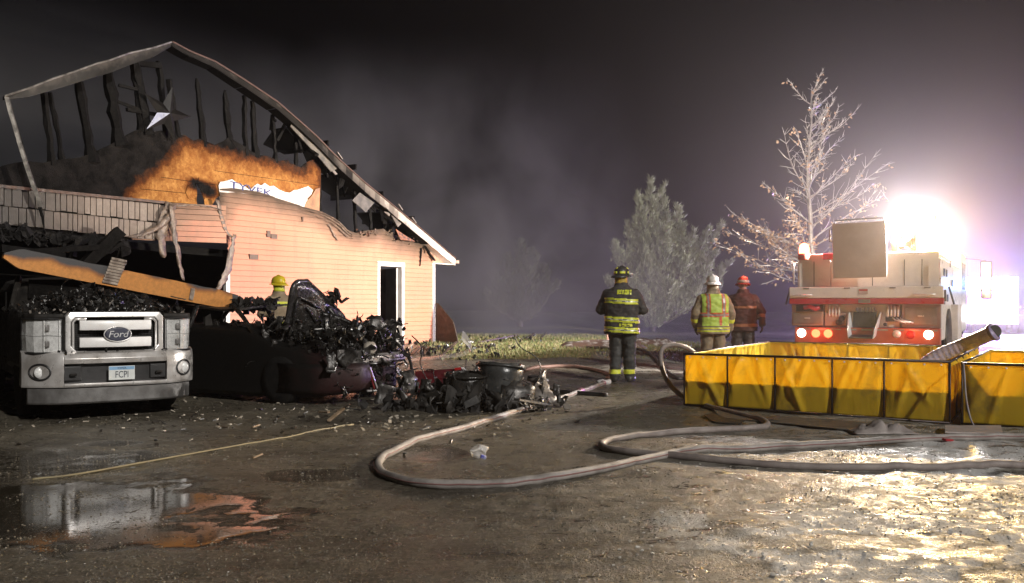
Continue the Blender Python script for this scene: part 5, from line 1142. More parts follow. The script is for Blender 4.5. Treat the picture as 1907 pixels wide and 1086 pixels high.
def person(label, loc, rotz, sc, J, mats, bands=(), seed=0, headyaw=0., coatlen=.76):
    m = MB(); segs = []
    def cap(a, b, ra, rb, tg): capsule(m, a, b, ra, rb); segs.append((np.array(a, float), np.array(b, float), (ra + rb) / 2, tg))
    wid = J.get('wide', 1.0); lean = J.get('lean', 0.0)
    rings = []
    for z_, rx, ry, oy in ((coatlen, .262, .195, 0), (.86, .262, .192, 0), (.98, .252, .182, 0), (1.10, .245, .175, -.005), (1.22, .252, .178, -.01), (1.34, .26, .175, -.012), (1.42, .235, .155, -.01), (1.47, .175, .125, -.005), (1.50, .115, .11, 0), (1.55, .098, .10, .005), (1.575, .094, .096, .005)):
        rings.append([Vector((math.copysign(abs(math.cos(a)) ** .85, math.cos(a)) * rx * wid, math.copysign(abs(math.sin(a)) ** .85, math.sin(a)) * ry * wid + oy + lean * (z_ - .9), z_)) for a in [6.2832 * k / 24 for k in range(24)]])
    m.loft(rings)
    for s, sd in ((-1, 'l'), (1, 'r')):
        hp_, kn, an = J['hip' + sd], J['knee' + sd], J['ank' + sd]
        cap(hp_, kn, .128, .105, 'leg'); cap(kn, an, .105, .088, 'leg')
        toe = Vector(an) + Vector(J.get('toe' + sd, (s * .04, .17, -.02)))
        cap((an[0], an[1], .13), (an[0], an[1] - .01, .075), .08, .072, 'boot'); cap((an[0], an[1] - .03, .055), (toe.x, toe.y, .05), .058, .05, 'boot')
        sh, el, wr = J['sho' + sd], J['elb' + sd], J['wri' + sd]
        cap(sh, el, .098, .085, 'arm'); cap(el, wr, .083, .064, 'arm' + 'f')
    cap((0, .0 + lean * .55, 1.48), (0, .015 + lean * .62, 1.60), .065, .06, 'neck')
    hy = .02 + lean * .65; hc = Vector((0, hy, 1.645)); Rh = Matrix.Rotation(headyaw, 3, 'Z')
    hp = lambda x, y, z: hc + Rh @ Vector((x, y, z))
    def hball(x, y, z, r):
        p = hp(x, y, z); m.ball(p, r, 14, 10)
    k0 = len(m.v); hball(0, -.005, .02, (.078, .098, .105)); hball(0, .02, -.055, (.06, .072, .065)); hball(0, .062, -.092, (.03, .028, .026)); hball(0, .098, -.008, (.014, .022, .016)); hball(0, .094, .015, (.011, .016, .028)); hball(0, .078, .045, (.055, .02, .015))
    for s in (-1, 1): hball(s * .08, -.005, 0, (.012, .024, .034)); hball(s * .035, .068, -.02, (.024, .02, .02))
    segs.append((np.array(hc, float) - (0, 0, .05), np.array(hc, float) + (0, 0, .06), .085, 'head'))
    me = bpy.data.meshes.new('body'); me.from_pydata(m.v, [], m.f)
    tmp = bpy.data.objects.new('tmp', me); COL.objects.link(tmp)
    md = tmp.modifiers.new('r', 'REMESH'); md.mode = 'VOXEL'; md.voxel_size = .0115
    md = tmp.modifiers.new('s', 'SMOOTH'); md.factor = .5; md.iterations = 3
    new = bpy.data.meshes.new_from_object(tmp.evaluated_get(bpy.context.evaluated_depsgraph_get())); bpy.data.objects.remove(tmp)
    n = len(new.vertices); co = np.empty(n * 3, np.float32); new.vertices.foreach_get('co', co); co = co.reshape(-1, 3).astype(float)
    no = np.empty(n * 3, np.float32); new.vertices.foreach_get('normal', no); no = no.reshape(-1, 3)
    best = np.full(n, 9.); tags = np.zeros(n, int); names = ['torso']
    ell = np.sqrt((co[:, 0] / (.255 * wid)) ** 2 + ((co[:, 1] - lean * (co[:, 2] - .9)) / (.185 * wid)) ** 2)
    inside = (co[:, 2] > coatlen - .02) & (co[:, 2] < 1.58); best = np.where(inside, (ell - 1) * .2, 9.)
    for a, b, r, tg in segs:
        dd, _ = segd(co, a, b); dd = dd - r
        if tg not in names: names.append(tg)
        up = dd < best - (.004 if tg.startswith('arm') else 0); tags[up] = names.index(tg); best = np.minimum(best, dd)
    ix = lambda s: names.index(s) if s in names else -1
    leglike = (tags == ix('leg')) & (co[:, 2] > coatlen + .005); tags[leglike] = 0
    # cloth folds
    for i in range(n):
        if tags[i] in (ix('head'),): continue
        p = Vector(co[i]); f = mnoise.noise(Vector((p.x * 7, p.y * 7, p.z * 11 + seed))) * .016 + mnoise.noise(Vector((p.x * 16, p.y * 16, p.z * 24 + seed * 3))) * .008
        if tags[i] == ix('boot'): f *= .3
        co[i] += no[i] * f
    S = np.array([sc, sc, sc]); new.vertices.foreach_set('co', (co * S).ravel().astype(np.float32)); new.update()
    slot = {'torso': 0, 'arm': 0, 'armf': 0, 'leg': 1, 'boot': 2, 'head': 3, 'neck': 3}
    for k in ('coat', 'pants', 'boots', 'skin'): new.materials.append(mats[k])
    pc = []; mi = []
    lut = np.array([slot[q] for q in names])
    pv = np.empty(len(new.polygons) * 4, np.int32) if all(len(p.vertices) == 4 for p in new.polygons) else None
    for p in new.polygons: mi.append(int(lut[tags[p.vertices[0]]]))
    new.polygons.foreach_set('material_index', mi); new.polygons.foreach_set('use_smooth', [True] * len(mi))
    o = bpy.data.objects.new('person', new); COL.objects.link(o); o.location = loc; o.rotation_euler = (0, 0, rotz); tag(o, label, 'person', 'firefighters at the scene')
    verts = new.vertices
    for nm, mt, pred, off in bands:                    # trim and vest follow the cloth, a few millimetres proud
        keep = [p for p in new.polygons if pred(names[tags[p.vertices[0]]], Vector(p.center) / sc, p.normal)]
        if not keep: continue
        mp = {}; vv, ff = [], []
        for p in keep:
            f = []
            for i in p.vertices:
                if i not in mp: mp[i] = len(vv); vv.append(verts[i].co + verts[i].normal * off)
                f.append(mp[i])
            ff.append(tuple(f))
        q = MB(); q.add(vv, ff); q.build(nm, mt, o, world=False, smooth=True)
    for s in (-1, 1):
        q = MB(); e = hp(s * .034, .086, .012) * sc; q.ball(e, .011 * sc, 8, 6); q.build('eye', pm('eye_dark', (.05, .035, .03), None, 9, (.1, .2)), o, world=False, smooth=True)
    q = MB(); q.ball(hp(0, .088, -.056) * sc, (.024, .009, .006), 10, 6); q.build('mouth', pm('lips', (.35, .13, .11), None, 9), o, world=False, smooth=True)
    for sd, s in (('l', -1), ('r', 1)): glove(o, Vector(J['wri' + sd]) * sc, (Vector(J['wri' + sd]) - Vector(J['elb' + sd])), s, J.get('curl', .5))
    o['_sc'] = sc
    return o, lambda x, y, z: hp(x, y, z) * sc, Rh, sc
def helmet(o, hp, Rh, sc, shell, trim=None, lamp_=False, curtain=None, shield=None):
    M = Matrix.Translation(hp(0, 0, 0)) @ Rh.to_4x4() @ Matrix.Scale(sc, 4)
    m = MB(); m.M = M
    m.lathe([(.118, .035), (.124, .055), (.122, .09), (.112, .125), (.085, .16), (.045, .178), (.001, .182)], 28, (0, -.005, 0), 'z', .92, 1.12)
    h = m.build('helmet', shell, o, world=False, smooth=True)
    m = MB(); m.M = M; n = 36
    def br(a, k): return (math.cos(a) * (.112 + k * .034), -.005 + math.sin(a) * (.132 + k * (.045 if math.sin(a) > 0 else .075)), .045 - k * (.02 if math.sin(a) > 0 else .045) )
    m.grid([[br(6.2832 * i / n, k) for k in (0, .5, 1)] for i in range(n + 1)]); m.build('brim', shell, h, world=False, smooth=True, solid=.006)
    m = MB(); m.M = M
    for a in (0,): m.tube([(0, -.13 + .26 * k / 8, .075 + .112 * math.sin(math.pi * k / 8)) for k in range(9)], .010, 6)
    m.build('crest', shell, h, world=False, smooth=True)
    if trim:
        for k in range(6):
            a0 = k * math.pi / 3 + .1; m = MB(); m.M = M; rows = []
            for r_, z_ in ((.1255, .062), (.1245, .078), (.121, .098)): rows.append([(math.cos(a0 + t_ * .7) * r_ * .93, -.005 + math.sin(a0 + t_ * .7) * r_ * 1.13, z_) for t_ in (0, .25, .5, .75, 1)])
            m.grid(rows); m.build('helmet_trim', trim, h, world=False, smooth=True, solid=.004)
            if k % 2 == 0:
                m = MB(); m.M = M; m.grid([[(math.cos(a0 + t_ * .5 + .1) * r_ * .93, -.005 + math.sin(a0 + t_ * .5 + .1) * r_ * 1.13, z_) for t_ in (0, .5, 1)] for r_, z_ in ((.107, .138), (.088, .162))]); m.build('helmet_trim', trim, h, world=False, smooth=True, solid=.004)
    if curtain:
        m = MB(); m.M = M; m.grid([[(math.cos(a) * r_ * .9, -.005 + math.sin(a) * r_, z_) for a in [R(170 + 200 * k / 16) for k in range(17)]] for r_, z_ in ((.108, .04), (.112, -.02), (.112, -.07), (.116, -.10))]); m.build('neck_curtain', curtain, h, world=False, smooth=True, solid=.008)
    if shield:
        m = MB(); m.M = M; m.grid([[(math.cos(a) * .13 * .93, -.005 + math.sin(a) * .14, z_) for a in [R(20 + 140 * k / 10) for k in range(11)]] for z_ in (.05, .085, .11)]); m.build('face_shield', shield, h, world=False, smooth=True, solid=.004)
    if lamp_:
        m = MB(); m.M = M; m.lathe([(.001, .03), (.016, .03), (.018, 0), (.014, -.05)], 12, (.115, .09, .06), 'y'); m.build('helmet_lamp', pm('lamp_white', (.7, .68, .64)), h, world=False, smooth=True)
    return h
STAND = dict(hipl=(-.105, 0, .93), hipr=(.105, 0, .93), kneel=(-.115, .02, .51), kneer=(.115, .02, .51), ankl=(-.12, 0, .12), ankr=(.12, 0, .12), shol=(-.212, -.01, 1.375), shor=(.212, -.01, 1.375), elbl=(-.29, -.03, 1.12), elbr=(.29, -.03, 1.12), wril=(-.29, .04, .87), wrir=(.29, .04, .87))
def zb(a, b, tags=('torso',), slope=0): return lambda t_, c, n_: t_ in tags and a + slope * c.x < c.z < b + slope * c.x
def armb(J, sd, u0, u1):
    a, b = np.array(J['elb' + sd]), np.array(J['wri' + sd])
    def f(t_, c, n_):
        if t_ != 'armf': return False
        u = ((np.array(c) - a) @ (b - a)) / ((b - a) @ (b - a)); dd = np.linalg.norm(np.array(c) - (a + u * (b - a))); return u0 < u < u1 and dd < .16
    return f
COATB = pm('coat_black', (.035, .031, .030), (.06, .054, .05), 14, (.65, .85), 0, .3, 120); PANTB = pm('pants_black', (.03, .032, .031), (.06, .06, .056), 10, (.6, .8), 0, .3, 120)
BOOT = pm('boot_rubber', (.02, .02, .02), (.05, .045, .04), 9, (.3, .5)); COATT = pm('coat_tan', (.31, .24, .155), (.23, .175, .11), 10, (.65, .85), 0, .3, 120); COATR = pm('coat_maroon', (.075, .026, .020), (.05, .018, .015), 10, (.65, .85), 0, .3, 120)
def at_foot(px, d): x = (px - PX0) / F * d; return (x, d, gz(x, d))
# 1: back turned, black gear with lime bands
J1 = dict(STAND); J1.update(elbl=(-.335, .03, 1.15), wril=(-.16, .26, 1.12), elbr=(.32, .06, 1.14), wrir=(.12, .27, 1.10), kneel=(-.10, .03, .51), ankl=(-.105, -.03, .12), kneer=(.12, .02, .51), ankr=(.115, .03, .12), toel=(-.12, .12, -.02), wide=1.07)
B1 = []
for z0 in (1.235, .945, .785):
    B1 += [('reflective_band', LIME, zb(z0, z0 + .032, slope=-.06), .004), ('reflective_band', SILV, zb(z0 + .035, z0 + .047, slope=-.06), .003), ('reflective_band', LIME, zb(z0 + .05, z0 + .082, slope=-.06), .004)]
B1 += [('reflective_band', LIME, zb(.135, .205, ('leg',)), .004), ('reflective_band', LIME, armb(J1, 'l', .02, .3), .004), ('reflective_band', LIME, armb(J1, 'r', .1, .35), .004)]
def letters(x0, x1, z0, z1, n): return lambda t_, c, n_: t_ == 'torso' and n_.y < -.2 and x0 < c.x < x1 and z0 < c.z < z1 and ((c.x - x0) / (x1 - x0) * n) % 1 > .18 and not (.42 < (c.z - z0) / (z1 - z0) < .55 and int((c.x - x0) / (x1 - x0) * n) % 2)
B1 += [('coat_lettering', LIME, letters(-.06, .17, 1.38, 1.45, 6), .004), ('coat_lettering', LIME, letters(-.02, .18, .875, .925, 5), .005)]
o, hp, Rh, sc = person('firefighter in black gear with lime bands standing by the hose end, back turned', at_foot(1158, 15.05), R(-14), 1.045, J1, dict(coat=COATB, pants=PANTB, boots=BOOT, skin=SKIN), B1, 1, R(-38))
helmet(o, hp, Rh, sc, pm('helmet_black', (.03, .03, .03), (.06, .055, .05), 8, (.25, .45)), LIME, True, pm('curtain_yellow', (.55, .38, .05), None, 9), pm('shield_pale', (.45, .42, .38), None, 6, (.1, .2)))
# 2: tan gear, lime vest, white helmet
J2 = dict(STAND); J2.update(elbl=(-.33, -.03, 1.13), wril=(-.30, .08, .90), elbr=(.32, -.05, 1.12), wrir=(.31, .02, .86), wide=1.12)
VL = pm('vest_lime', (.50, .66, .10), (.42, .56, .08), 9, (.5, .65)); VO = pm('vest_orange', (.75, .17, .05), None, 9, (.5, .6)); VS = pm('vest_silver', (.42, .33, .32), None, 20, (.3, .45), .2)
tor = lambda c, n_: True
def vest(t_, c, n_): return t_ == 'torso' and .90 < c.z < 1.47 and abs(c.x) < .235
def vbar(x0, x1): return lambda t_, c, n_: t_ == 'torso' and 1.06 < c.z < 1.47 and (x0 < c.x - .0 < x1 or x0 < -c.x < x1) and abs(n_.y) > .3
B2 = [('safety_vest', VL, vest, .010), ('vest_band', VO, vbar(.10, .17), .014), ('vest_band', VS, vbar(.117, .153), .017), ('vest_band', VO, zb(1.06, 1.145), .0145), ('vest_band', VS, zb(1.082, 1.123), .0175), ('vest_band', VO, lambda t_, c, n_: t_ == 'torso' and .92 < c.z < 1.06 and .05 < c.x < .10 and n_.y < -.3, .0142),
      ('reflective_band', LIME, zb(.80, .83), .004), ('reflective_band', SILV, zb(.832, .85), .003), ('reflective_band', LIME, zb(.852, .882), .004), ('reflective_band', LIME, armb(J2, 'l', .35, .6), .004), ('reflective_band', LIME, armb(J2, 'r', .35, .6), .004)]
o, hp, Rh, sc = person('firefighter in white helmet, tan gear and lime safety vest behind the tank', at_foot(1328, 16.2), R(4), .985, J2, dict(coat=COATT, pants=COATT, boots=BOOT, skin=SKIN), B2, 2, R(-20))
helmet(o, hp, Rh, sc, pm('helmet_white', (.74, .70, .66), (.6, .56, .52), 5, (.2, .35)), None, False, COATT, None)
# 3: dark red gear, red helmet, facing the others
J3 = dict(STAND); J3.update(elbl=(-.34, -.04, 1.14), wril=(-.36, .06, .90), elbr=(.30, -.02, 1.12), wrir=(.24, .14, .92), wide=1.05)
dull = pm('band_dull', (.34, .15, .07), None, 9)
B3 = [('reflective_band', dull, zb(1.20, 1.25), .004), ('reflective_band', dull, zb(.84, .90), .004), ('reflective_band', dull, armb(J3, 'l', .3, .55), .004)]
o, hp, Rh, sc = person('firefighter in red helmet and dark maroon gear facing the white helmeted one', at_foot(1384, 17.6), R(160), .985, J3, dict(coat=COATR, pants=pm('pants_dark', (.06, .045, .04), None, 9), boots=BOOT, skin=SKIN), B3, 3, R(14))
helmet(o, hp, Rh, sc, pm('helmet_red', (.50, .05, .03), (.4, .04, .02), 5, (.2, .35)), None, False, None, pm('shield_pale', (.45, .42, .38)))
# 4: behind the burnt car, yellow helmet
J4 = dict(STAND); J4.update(elbl=(-.30, .12, 1.16), wril=(-.1, .32, 1.15), elbr=(.30, .12, 1.16), wrir=(.1, .32, 1.12))
B4 = [('reflective_band', LIME, zb(1.28, 1.36), .004), ('reflective_band', LIME, zb(.95, 1.02), .004), ('reflective_band', LIME, lambda t_, c, n_: t_ == 'arm' and 1.22 < c.z < 1.33, .004)]
o, hp, Rh, sc = person('firefighter in yellow helmet and tan gear working behind the burnt car', at_foot(520, 15.6), R(60), .97, J4, dict(coat=COATT, pants=COATT, boots=BOOT, skin=SKIN), B4, 4, 0)
helmet(o, hp, Rh, sc, pm('helmet_yellow', (.72, .55, .03), (.6, .45, .02), 5, (.25, .4)), None, False, LIME, None)
# ================================================================== PORTABLE WATER TANKS
def pvc_mat():
    t = NT('tank_pvc'); v = t.coord('Object'); n1 = t.noise(v, 3, 4); c = t.mix(t.ramp(n1, .3, .7), (.82, .60, .04), (.76, .52, .03))
    c = t.mix(t.ramp(t.noise(v, 2.0, 5, .7), .52, .75), c, (.30, .20, .07))
    d = t.n('ShaderNodeBsdfPrincipled'); t.l(c, d.inputs['Base Color']); d.inputs['Roughness'].default_value = .38
    tr = t.n('ShaderNodeBsdfTranslucent'); t.l(t.mix(.5, c, (.95, .72, .06)), tr.inputs[0]); mx = t.n('ShaderNodeMixShader'); mx.inputs[0].default_value = .42
    bp = t.n('ShaderNodeBump'); bp.inputs['Strength'].default_value = .3; bp.inputs['Distance'].default_value = .02
    t.l(t.noise(t.coord('Object', (3, 3, .8)), 4, 4), bp.inputs['Height']); t.l(bp.outputs[0], d.inputs['Normal'])
    t.l(d.outputs[0], mx.inputs[1]); t.l(tr.outputs[0], mx.inputs[2]); t.l(mx.outputs[0], t.out.inputs[0]); return t.m
PVC = pvc_mat(); FRM = pm('tank_frame', (.05, .03, .025), (.025, .02, .02), 9, (.35, .55), .3)
def wat():
    t = NT('tank_water'); v = t.coord('Object'); t.bsdf((.035, .04, .04), .05, 0, t.noise(v, 5, 3), .15, .02, .6); return t.m
WATER = wat()
def tank(label, corners, h, posts_per_side, seed, sides=(0, 1, 2, 3)):
    C4 = [Vector((x, y, gz(x, y))) for x, y in corners]; c0 = sum(C4, Vector()) / 4; zt = c0.z + h
    th_ = thing('water_tank', label, 'water tank', (c0.x, c0.y, c0.z), 0, 'portable water tanks'); rn = random.Random(seed)
    for i in range(4):
        if i not in sides: continue
        A, B = C4[i], C4[(i + 1) % 4]; ed = (B - A); ed.z = 0; L = ed.length; ed.normalize(); out = Vector((ed.y, -ed.x, 0))
        if out.dot(Vector((c0.x, c0.y, 0)) - Vector((A.x, A.y, 0))) > 0: out = -out
        n = posts_per_side[i]; us = [0] + [k / n + rn.uniform(-.03, .03) for k in range(1, n)] + [1]
        T = lambda u: Vector((A.x + ed.x * L * u, A.y + ed.y * L * u, zt)); G = lambda u: Vector((A.x + ed.x * L * u, A.y + ed.y * L * u, lerp(A.z, B.z, u) + .02))
        m = MB(); m.tube([T(0), T(1)], .015, 8); m.build('top_rail', FRM, th_, smooth=True)
        m = MB(); m.tube([G(0), G(1)], .012, 8); m.build('bottom_rail', FRM, th_, smooth=True)
        for u in us[:-1]:
            m = MB(); m.tube([G(u), T(u)], .011, 8); m.build('post', FRM, th_, smooth=True)
        for u0, u1 in zip(us, us[1:]):                 # one pocket of liner between two posts, bellied by the water, creased
            W_ = (u1 - u0) * L; NX = max(8, int(W_ / .02)); NZ = 22; cr = [(rn.uniform(.1, .9), rn.uniform(.25, .55) * rn.choice((-1, 1, 1)), rn.uniform(.012, .045), rn.uniform(.35, .95)) for _ in range(rn.choice((4, 5, 7, 9)))]
            rows = []
            for j in range(NZ + 1):
                v_ = j / NZ; row = []
                for q in range(NX + 1):
                    u = lerp(u0, u1, q / NX); w_ = q / NX; edge = min(1, min(w_, 1 - w_) * 9)
                    bel = .04 * math.sin(math.pi * min(1, max(0, 1 - v_)) ** .75) * edge + .015
                    fold = 0
                    for (xc, sl, am, ln) in cr:
                        dd = (w_ - xc + sl * (1 - v_)) * W_ / .034; fold += am * math.exp(-dd * dd) * edge * max(0, 1 - abs((1 - v_) - ln * .5) / ln)
                    p = G(u).lerp(T(u), v_); row.append(p - out * (.028) + out * (bel * .7 + fold) * (1 if v_ < .97 else .2))
                rows.append(row)
            m = MB(); m.grid(rows); m.build('liner_panel', PVC, th_, smooth=True, solid=.004)
        for k in range(int(L / .16)):
            p = T((k + .5) / int(L / .16)) - Vector((0, 0, .035)) + out * .012; m = MB(); m.lathe([(.011, -.006), (.011, .006)], 8, p, 'y'); 
            if i in (0, 3): m.build('grommet', CHROME, th_)
    inset = [c.lerp(c0, .02) for c in C4]; m = MB(); m.add([(p.x, p.y, c0.z + h * .52) for p in inset], [(0, 1, 2, 3)]); m.build('water', WATER, th_)
    m = MB(); m.prism([(p.x, p.y, p.z + .012) for p in inset], (0, 0, .01)); m.build('liner_floor', PVC, th_)
    return th_
TA, TB = Vector((2.16, 11.45)), Vector((4.72, 9.84)); td = (TB - TA).normalized(); tn = Vector((-td.y, td.x)); tn = tn if tn.y > 0 else -tn
TD_ = TA + tn * 4.15 + td * -.15; TC_ = TB + tn * 4.15 + td * -.1
tank('yellow portable water tank in full view, framed by dark posts', [tuple(TA), tuple(TB), tuple(TC_), tuple(TD_)], .67, (5, 5, 5, 5), 4)
S0 = TB + td * .12; S1 = S0 + td * 3.0
tank('second yellow portable water tank, cut off by the right edge', [tuple(S0), tuple(S1), tuple(S1 + tn * 3.2), tuple(S0 + tn * 3.2)], .66, (4, 4, 4, 4), 9)
# corrugated suction hose resting on the rim
P = [at(1700, 700, 12.0), at(1738, 668, 11.9), at(1790, 645, 11.7), at(1832, 627, 11.5), at(1852, 618, 11.4)]; Q = catmull(P, 22)
sh = thing('suction_hose', 'purple grey corrugated suction hose sticking out of the water tank', 'suction hose', tuple(P[1]))
m = MB(); m.tube(Q[:-8], [.088 + (.0035 if (i % 4) < 2 else 0) for i in range(len(Q) - 8)], 18); m.build('corrugated_tube', pm('suction_purple', (.74, .68, .86), (.64, .58, .76), 8, (.3, .45)), sh, smooth=True)
m = MB(); m.tube(Q[-9:], [.105] * 4 + [.118] * 5, 18); m.build('coupling', pm('coupling_dark', (.34, .28, .46), None, 8, (.3, .5)), sh, smooth=True)
m = MB(); m.lathe([(.085, -.01), (.07, .02), (.001, .02)], 16, Q[-1], 'y'); m.build('bore', BLK, sh)
# thin cord hanging down the tank
P = catmull([at(1794, 676, 9.75), at(1796, 700, 9.62), at(1799, 740, 9.55), at(1806, 775, 9.45), gpt(1815, 797, .02), gpt(1827, 811, .015)], 8)
m = MB(); m.tube(P, .010, 6); o = m.build('cord', pm('cord_grey', (.30, .28, .30), None, 8), smooth=True); tag(o, 'thin grey cord hanging over the tank rim to the ground', 'cord'); recenter(o, P[-1])
# ground sheet and pale mat under the tanks
def flat(name, pts, mat, label, cat, dz=.016, th_=.006, rough=(.006, 4)):
    P = [gpt(x, y, dz) for x, y in pts]; zz_ = max(p.z for p in P); m = MB(); m.prism([(p.x, p.y, p.z) for p in P], (0, 0, th_)); o = m.build(name, mat, rough=rough); tag(o, label, cat); recenter(o, sum(P, Vector()) / len(P)); return o
flat('ground_sheet', [(1330, 768), (1440, 777), (1560, 786), (1700, 795), (1690, 806), (1560, 803), (1450, 790), (1340, 780)], pm('sheet_grey', (.11, .105, .10), (.07, .065, .06), 6), 'flat grey ground sheet showing in front of the tank', 'ground sheet')
flat('pale_mat', [(1760, 796), (1864, 799), (1868, 813), (1760, 812)], pm('mat_pale', (.48, .42, .40), (.38, .33, .31), 6), 'pale flat board on the ground beneath the cord', 'mat', .03, .012, None)
flat('dark_rag', [(1310, 776), (1330, 773), (1352, 783), (1388, 786), (1380, 792), (1330, 790)], pm('rag_dark', (.03, .028, .027), None, 6), 'dark flat rag under the hose beside the tank', 'rag')
# crumpled cloth
c = gpt(1640, 806); m = MB(); rows = []
for i in range(25):
    row = []
    for k in range(17):
        x = (i / 24 - .5) * .62; y = (k / 16 - .5) * .34; r_ = max(0, 1 - (x / .31) ** 2) * max(0, 1 - (y / .17) ** 2)
        z_ = r_ * (.04 + .17 * abs(mnoise.noise(Vector((x * 7, y * 6, 2)))) + .06 * abs(mnoise.noise(Vector((x * 17, y * 15, 5)))) ) + .004
        row.append(c + Vector((x + .03 * mnoise.noise(Vector((x * 9, y * 9, 8))), y, z_)))
    rows.append(row)
m.grid(rows); o = m.build('crumpled_cloth', pm('cloth_grey', (.36, .32, .30), (.22, .19, .18), 7, (.5, .7)), smooth=True, solid=.006); tag(o, 'crumpled grey cloth lying in front of the tank', 'cloth'); recenter(o, c)
# ================================================================== HOSES
HOSE = pm('hose_jacket', (.42, .385, .36), (.20, .18, .165), 5, (.55, .75), 0, .35, 130, stretch=(1, 1, 1)); HRED = pm('hose_red', (.26, .13, .12), None, 9, (.5, .7))
def hose(name, label, pts, r, mat, stripe=True, coup=()):
    P = catmull([p if isinstance(p, Vector) else gpt(*p) for p in pts], 12)
    # ride on the ground's bumps
    P = [Vector((p.x, p.y, max(p.z, gz(p.x, p.y)) + r * .8)) for p in P]
    th_ = thing(name, label, 'hose', tuple(P[len(P) // 2] - Vector((0, 0, r))), 0)
    m = MB(); m.tube(P, [r * (1 + .11 * mnoise.noise(p * 3.5)) for p in P], 12); m.build('hose_jacket', mat, th_, smooth=True)
    if stripe:
        for off in (-.45, ):
            Q = []
            for i, p in enumerate(P):
                d = (P[min(i+1, len(P)-1)] - P[max(i-1, 0)]).normalized(); sx = d.cross(Vector((0, 0, 1))).normalized()
                a = R(35) * (1 if sx.y < 0 else -1) + .25 * math.sin(i * .09); Q.append(p + (sx * math.cos(a) * (1 if sx.y < 0 else -1) + Vector((0, 0, 1)) * .15) .normalized() * r * .985)
            m = MB(); m.tube(Q, .006, 5); m.build('red_line', HRED, th_, smooth=True)
    for i in coup:
        d = (P[min(i+1, len(P)-1)] - P[max(i-1, 0)]).normalized(); m = MB(); m.tube([P[i] - d * .09, P[i] - d * .07, P[i] + d * .07, P[i] + d * .09], [r * 1.1, r * 1.32, r * 1.32, r * 1.1], 14); m.build('coupling', pm('coupling_purple', (.34, .16, .20), None, 8, (.3, .5), .4), th_, smooth=True)
    return th_
hose('fire_hose', 'pale fire hose in a wide loop in the foreground, red line along it',
     [(1136, 712), (1090, 728), (1030, 750), (960, 770), (870, 796), (790, 822), (730, 846), (706, 864), (712, 882), (760, 900), (840, 910), (940, 909), (1040, 898), (1130, 880), (1210, 860), (1290, 845), (1400, 838), (1560, 832), (1720, 824), (1930, 819), (2200, 815)], .034, HOSE, True, (3, 14))
up = [at(1300, 666, 12.4), at(1276, 650, 12.2), at(1250, 646, 12.1), at(1233, 654, 12.0), at(1231, 678, 11.9), at(1240, 708, 11.8), at(1262, 735, 11.6)]
hose('fire_hose', 'brownish fire hose arching out of the tank and folding back along the ground',
     up + [(1300, 757), (1350, 770), (1400, 781), (1426, 789), (1424, 796), (1380, 800), (1300, 805), (1220, 812), (1160, 820), (1128, 827), (1122, 834), (1150, 842), (1230, 852), (1340, 862), (1460, 870), (1600, 874), (1760, 873), (1930, 869), (2200, 868)], .032, pm('hose_brown', (.30, .26, .24), (.18, .15, .14), 7, (.55, .75), 0, .35, 130), False)
hose('thin_line', 'thin yellowish line stretched over the dark wet drive', [(60, 893), (140, 884), (240, 866), (340, 848), (440, 830), (540, 812), (658, 789)], .008, pm('line_yellow', (.30, .25, .14), (.2, .165, .10), 9), False)
hose('brown_hose', 'flat reddish brown hose lying behind the junk heap towards the lawn', [(920, 704), (965, 693), (1010, 686), (1060, 684), (1110, 690), (1140, 702)], .035, pm('hose_rust', (.22, .12, .09), (.14, .08, .06), 9), False)
hose('black_hose', 'black hose trailing along the ground behind the sack', [(935, 712), (980, 722), (1030, 730), (1080, 735), (1130, 738)], .03, BLK, False)
hose('dark_hose', 'dark hose lying across the frosty ground behind the standing firefighter', [(1090, 648), (1140, 651), (1200, 655), (1250, 700), (1275, 706)], .03, pm('hose_dark', (.07, .06, .06), None, 8), False)
# ================================================================== LITTER
c = gpt(892, 850); m = MB(); m.ball((c.x, c.y, c.z + .05), (.085, .07, .06), 18, 12); m.v = [tuple(Vector(v) + mnoise.noise_vector(Vector(v) * 16) * .04) for v in m.v]
o = m.build('plastic_bag', FILM, smooth=True); tag(o, 'small crumpled clear plastic bag inside the hose loop', 'plastic bag'); recenter(o, c)
m = MB(); m.box(gpt(900, 856, .03), (.05, .03, .03), Euler((.3, .4, .2))); o = m.build('bottle_cap', pm('cap_blue', (.08, .09, .4), (.7, .7, .75), 9, lo=.45, hi=.55), bevel=.006); tag(o, 'blue and white plastic scrap beside the clear bag', 'scrap'); recenter(o, gpt(900, 856))
c = gpt(1012, 711); m = MB(); m.lathe([(.001, .0), (.085, 0), (.09, .02), (.075, .035), (.001, .03)], 20, c); o = m.build('jar_lid', pm('lid_white', (.75, .72, .66), None, 6), smooth=True); tag(o, 'round white lid on the ground behind the junk heap', 'lid'); recenter(o, c)
c = gpt(1125, 716); m = MB(); m.ball((c.x, c.y, c.z + .04), (.12, .06, .05), 14, 8); m.v = [tuple(Vector(v) + mnoise.noise_vector(Vector(v) * 12) * .03) for v in m.v]; o = m.build('white_rag', pm('rag_white', (.7, .68, .66), None, 9), smooth=True); tag(o, 'white rag on the ground beside the firefighter boots', 'rag'); recenter(o, c)
c = gpt(1765, 826); m = MB(); m.box(c + Vector((0, 0, .012)), (.10, .05, .02), Euler((.1, .1, .4))); o = m.build('red_scrap', RED, bevel=.005); tag(o, 'small red scrap beside the pale hose at right', 'scrap'); recenter(o, c)
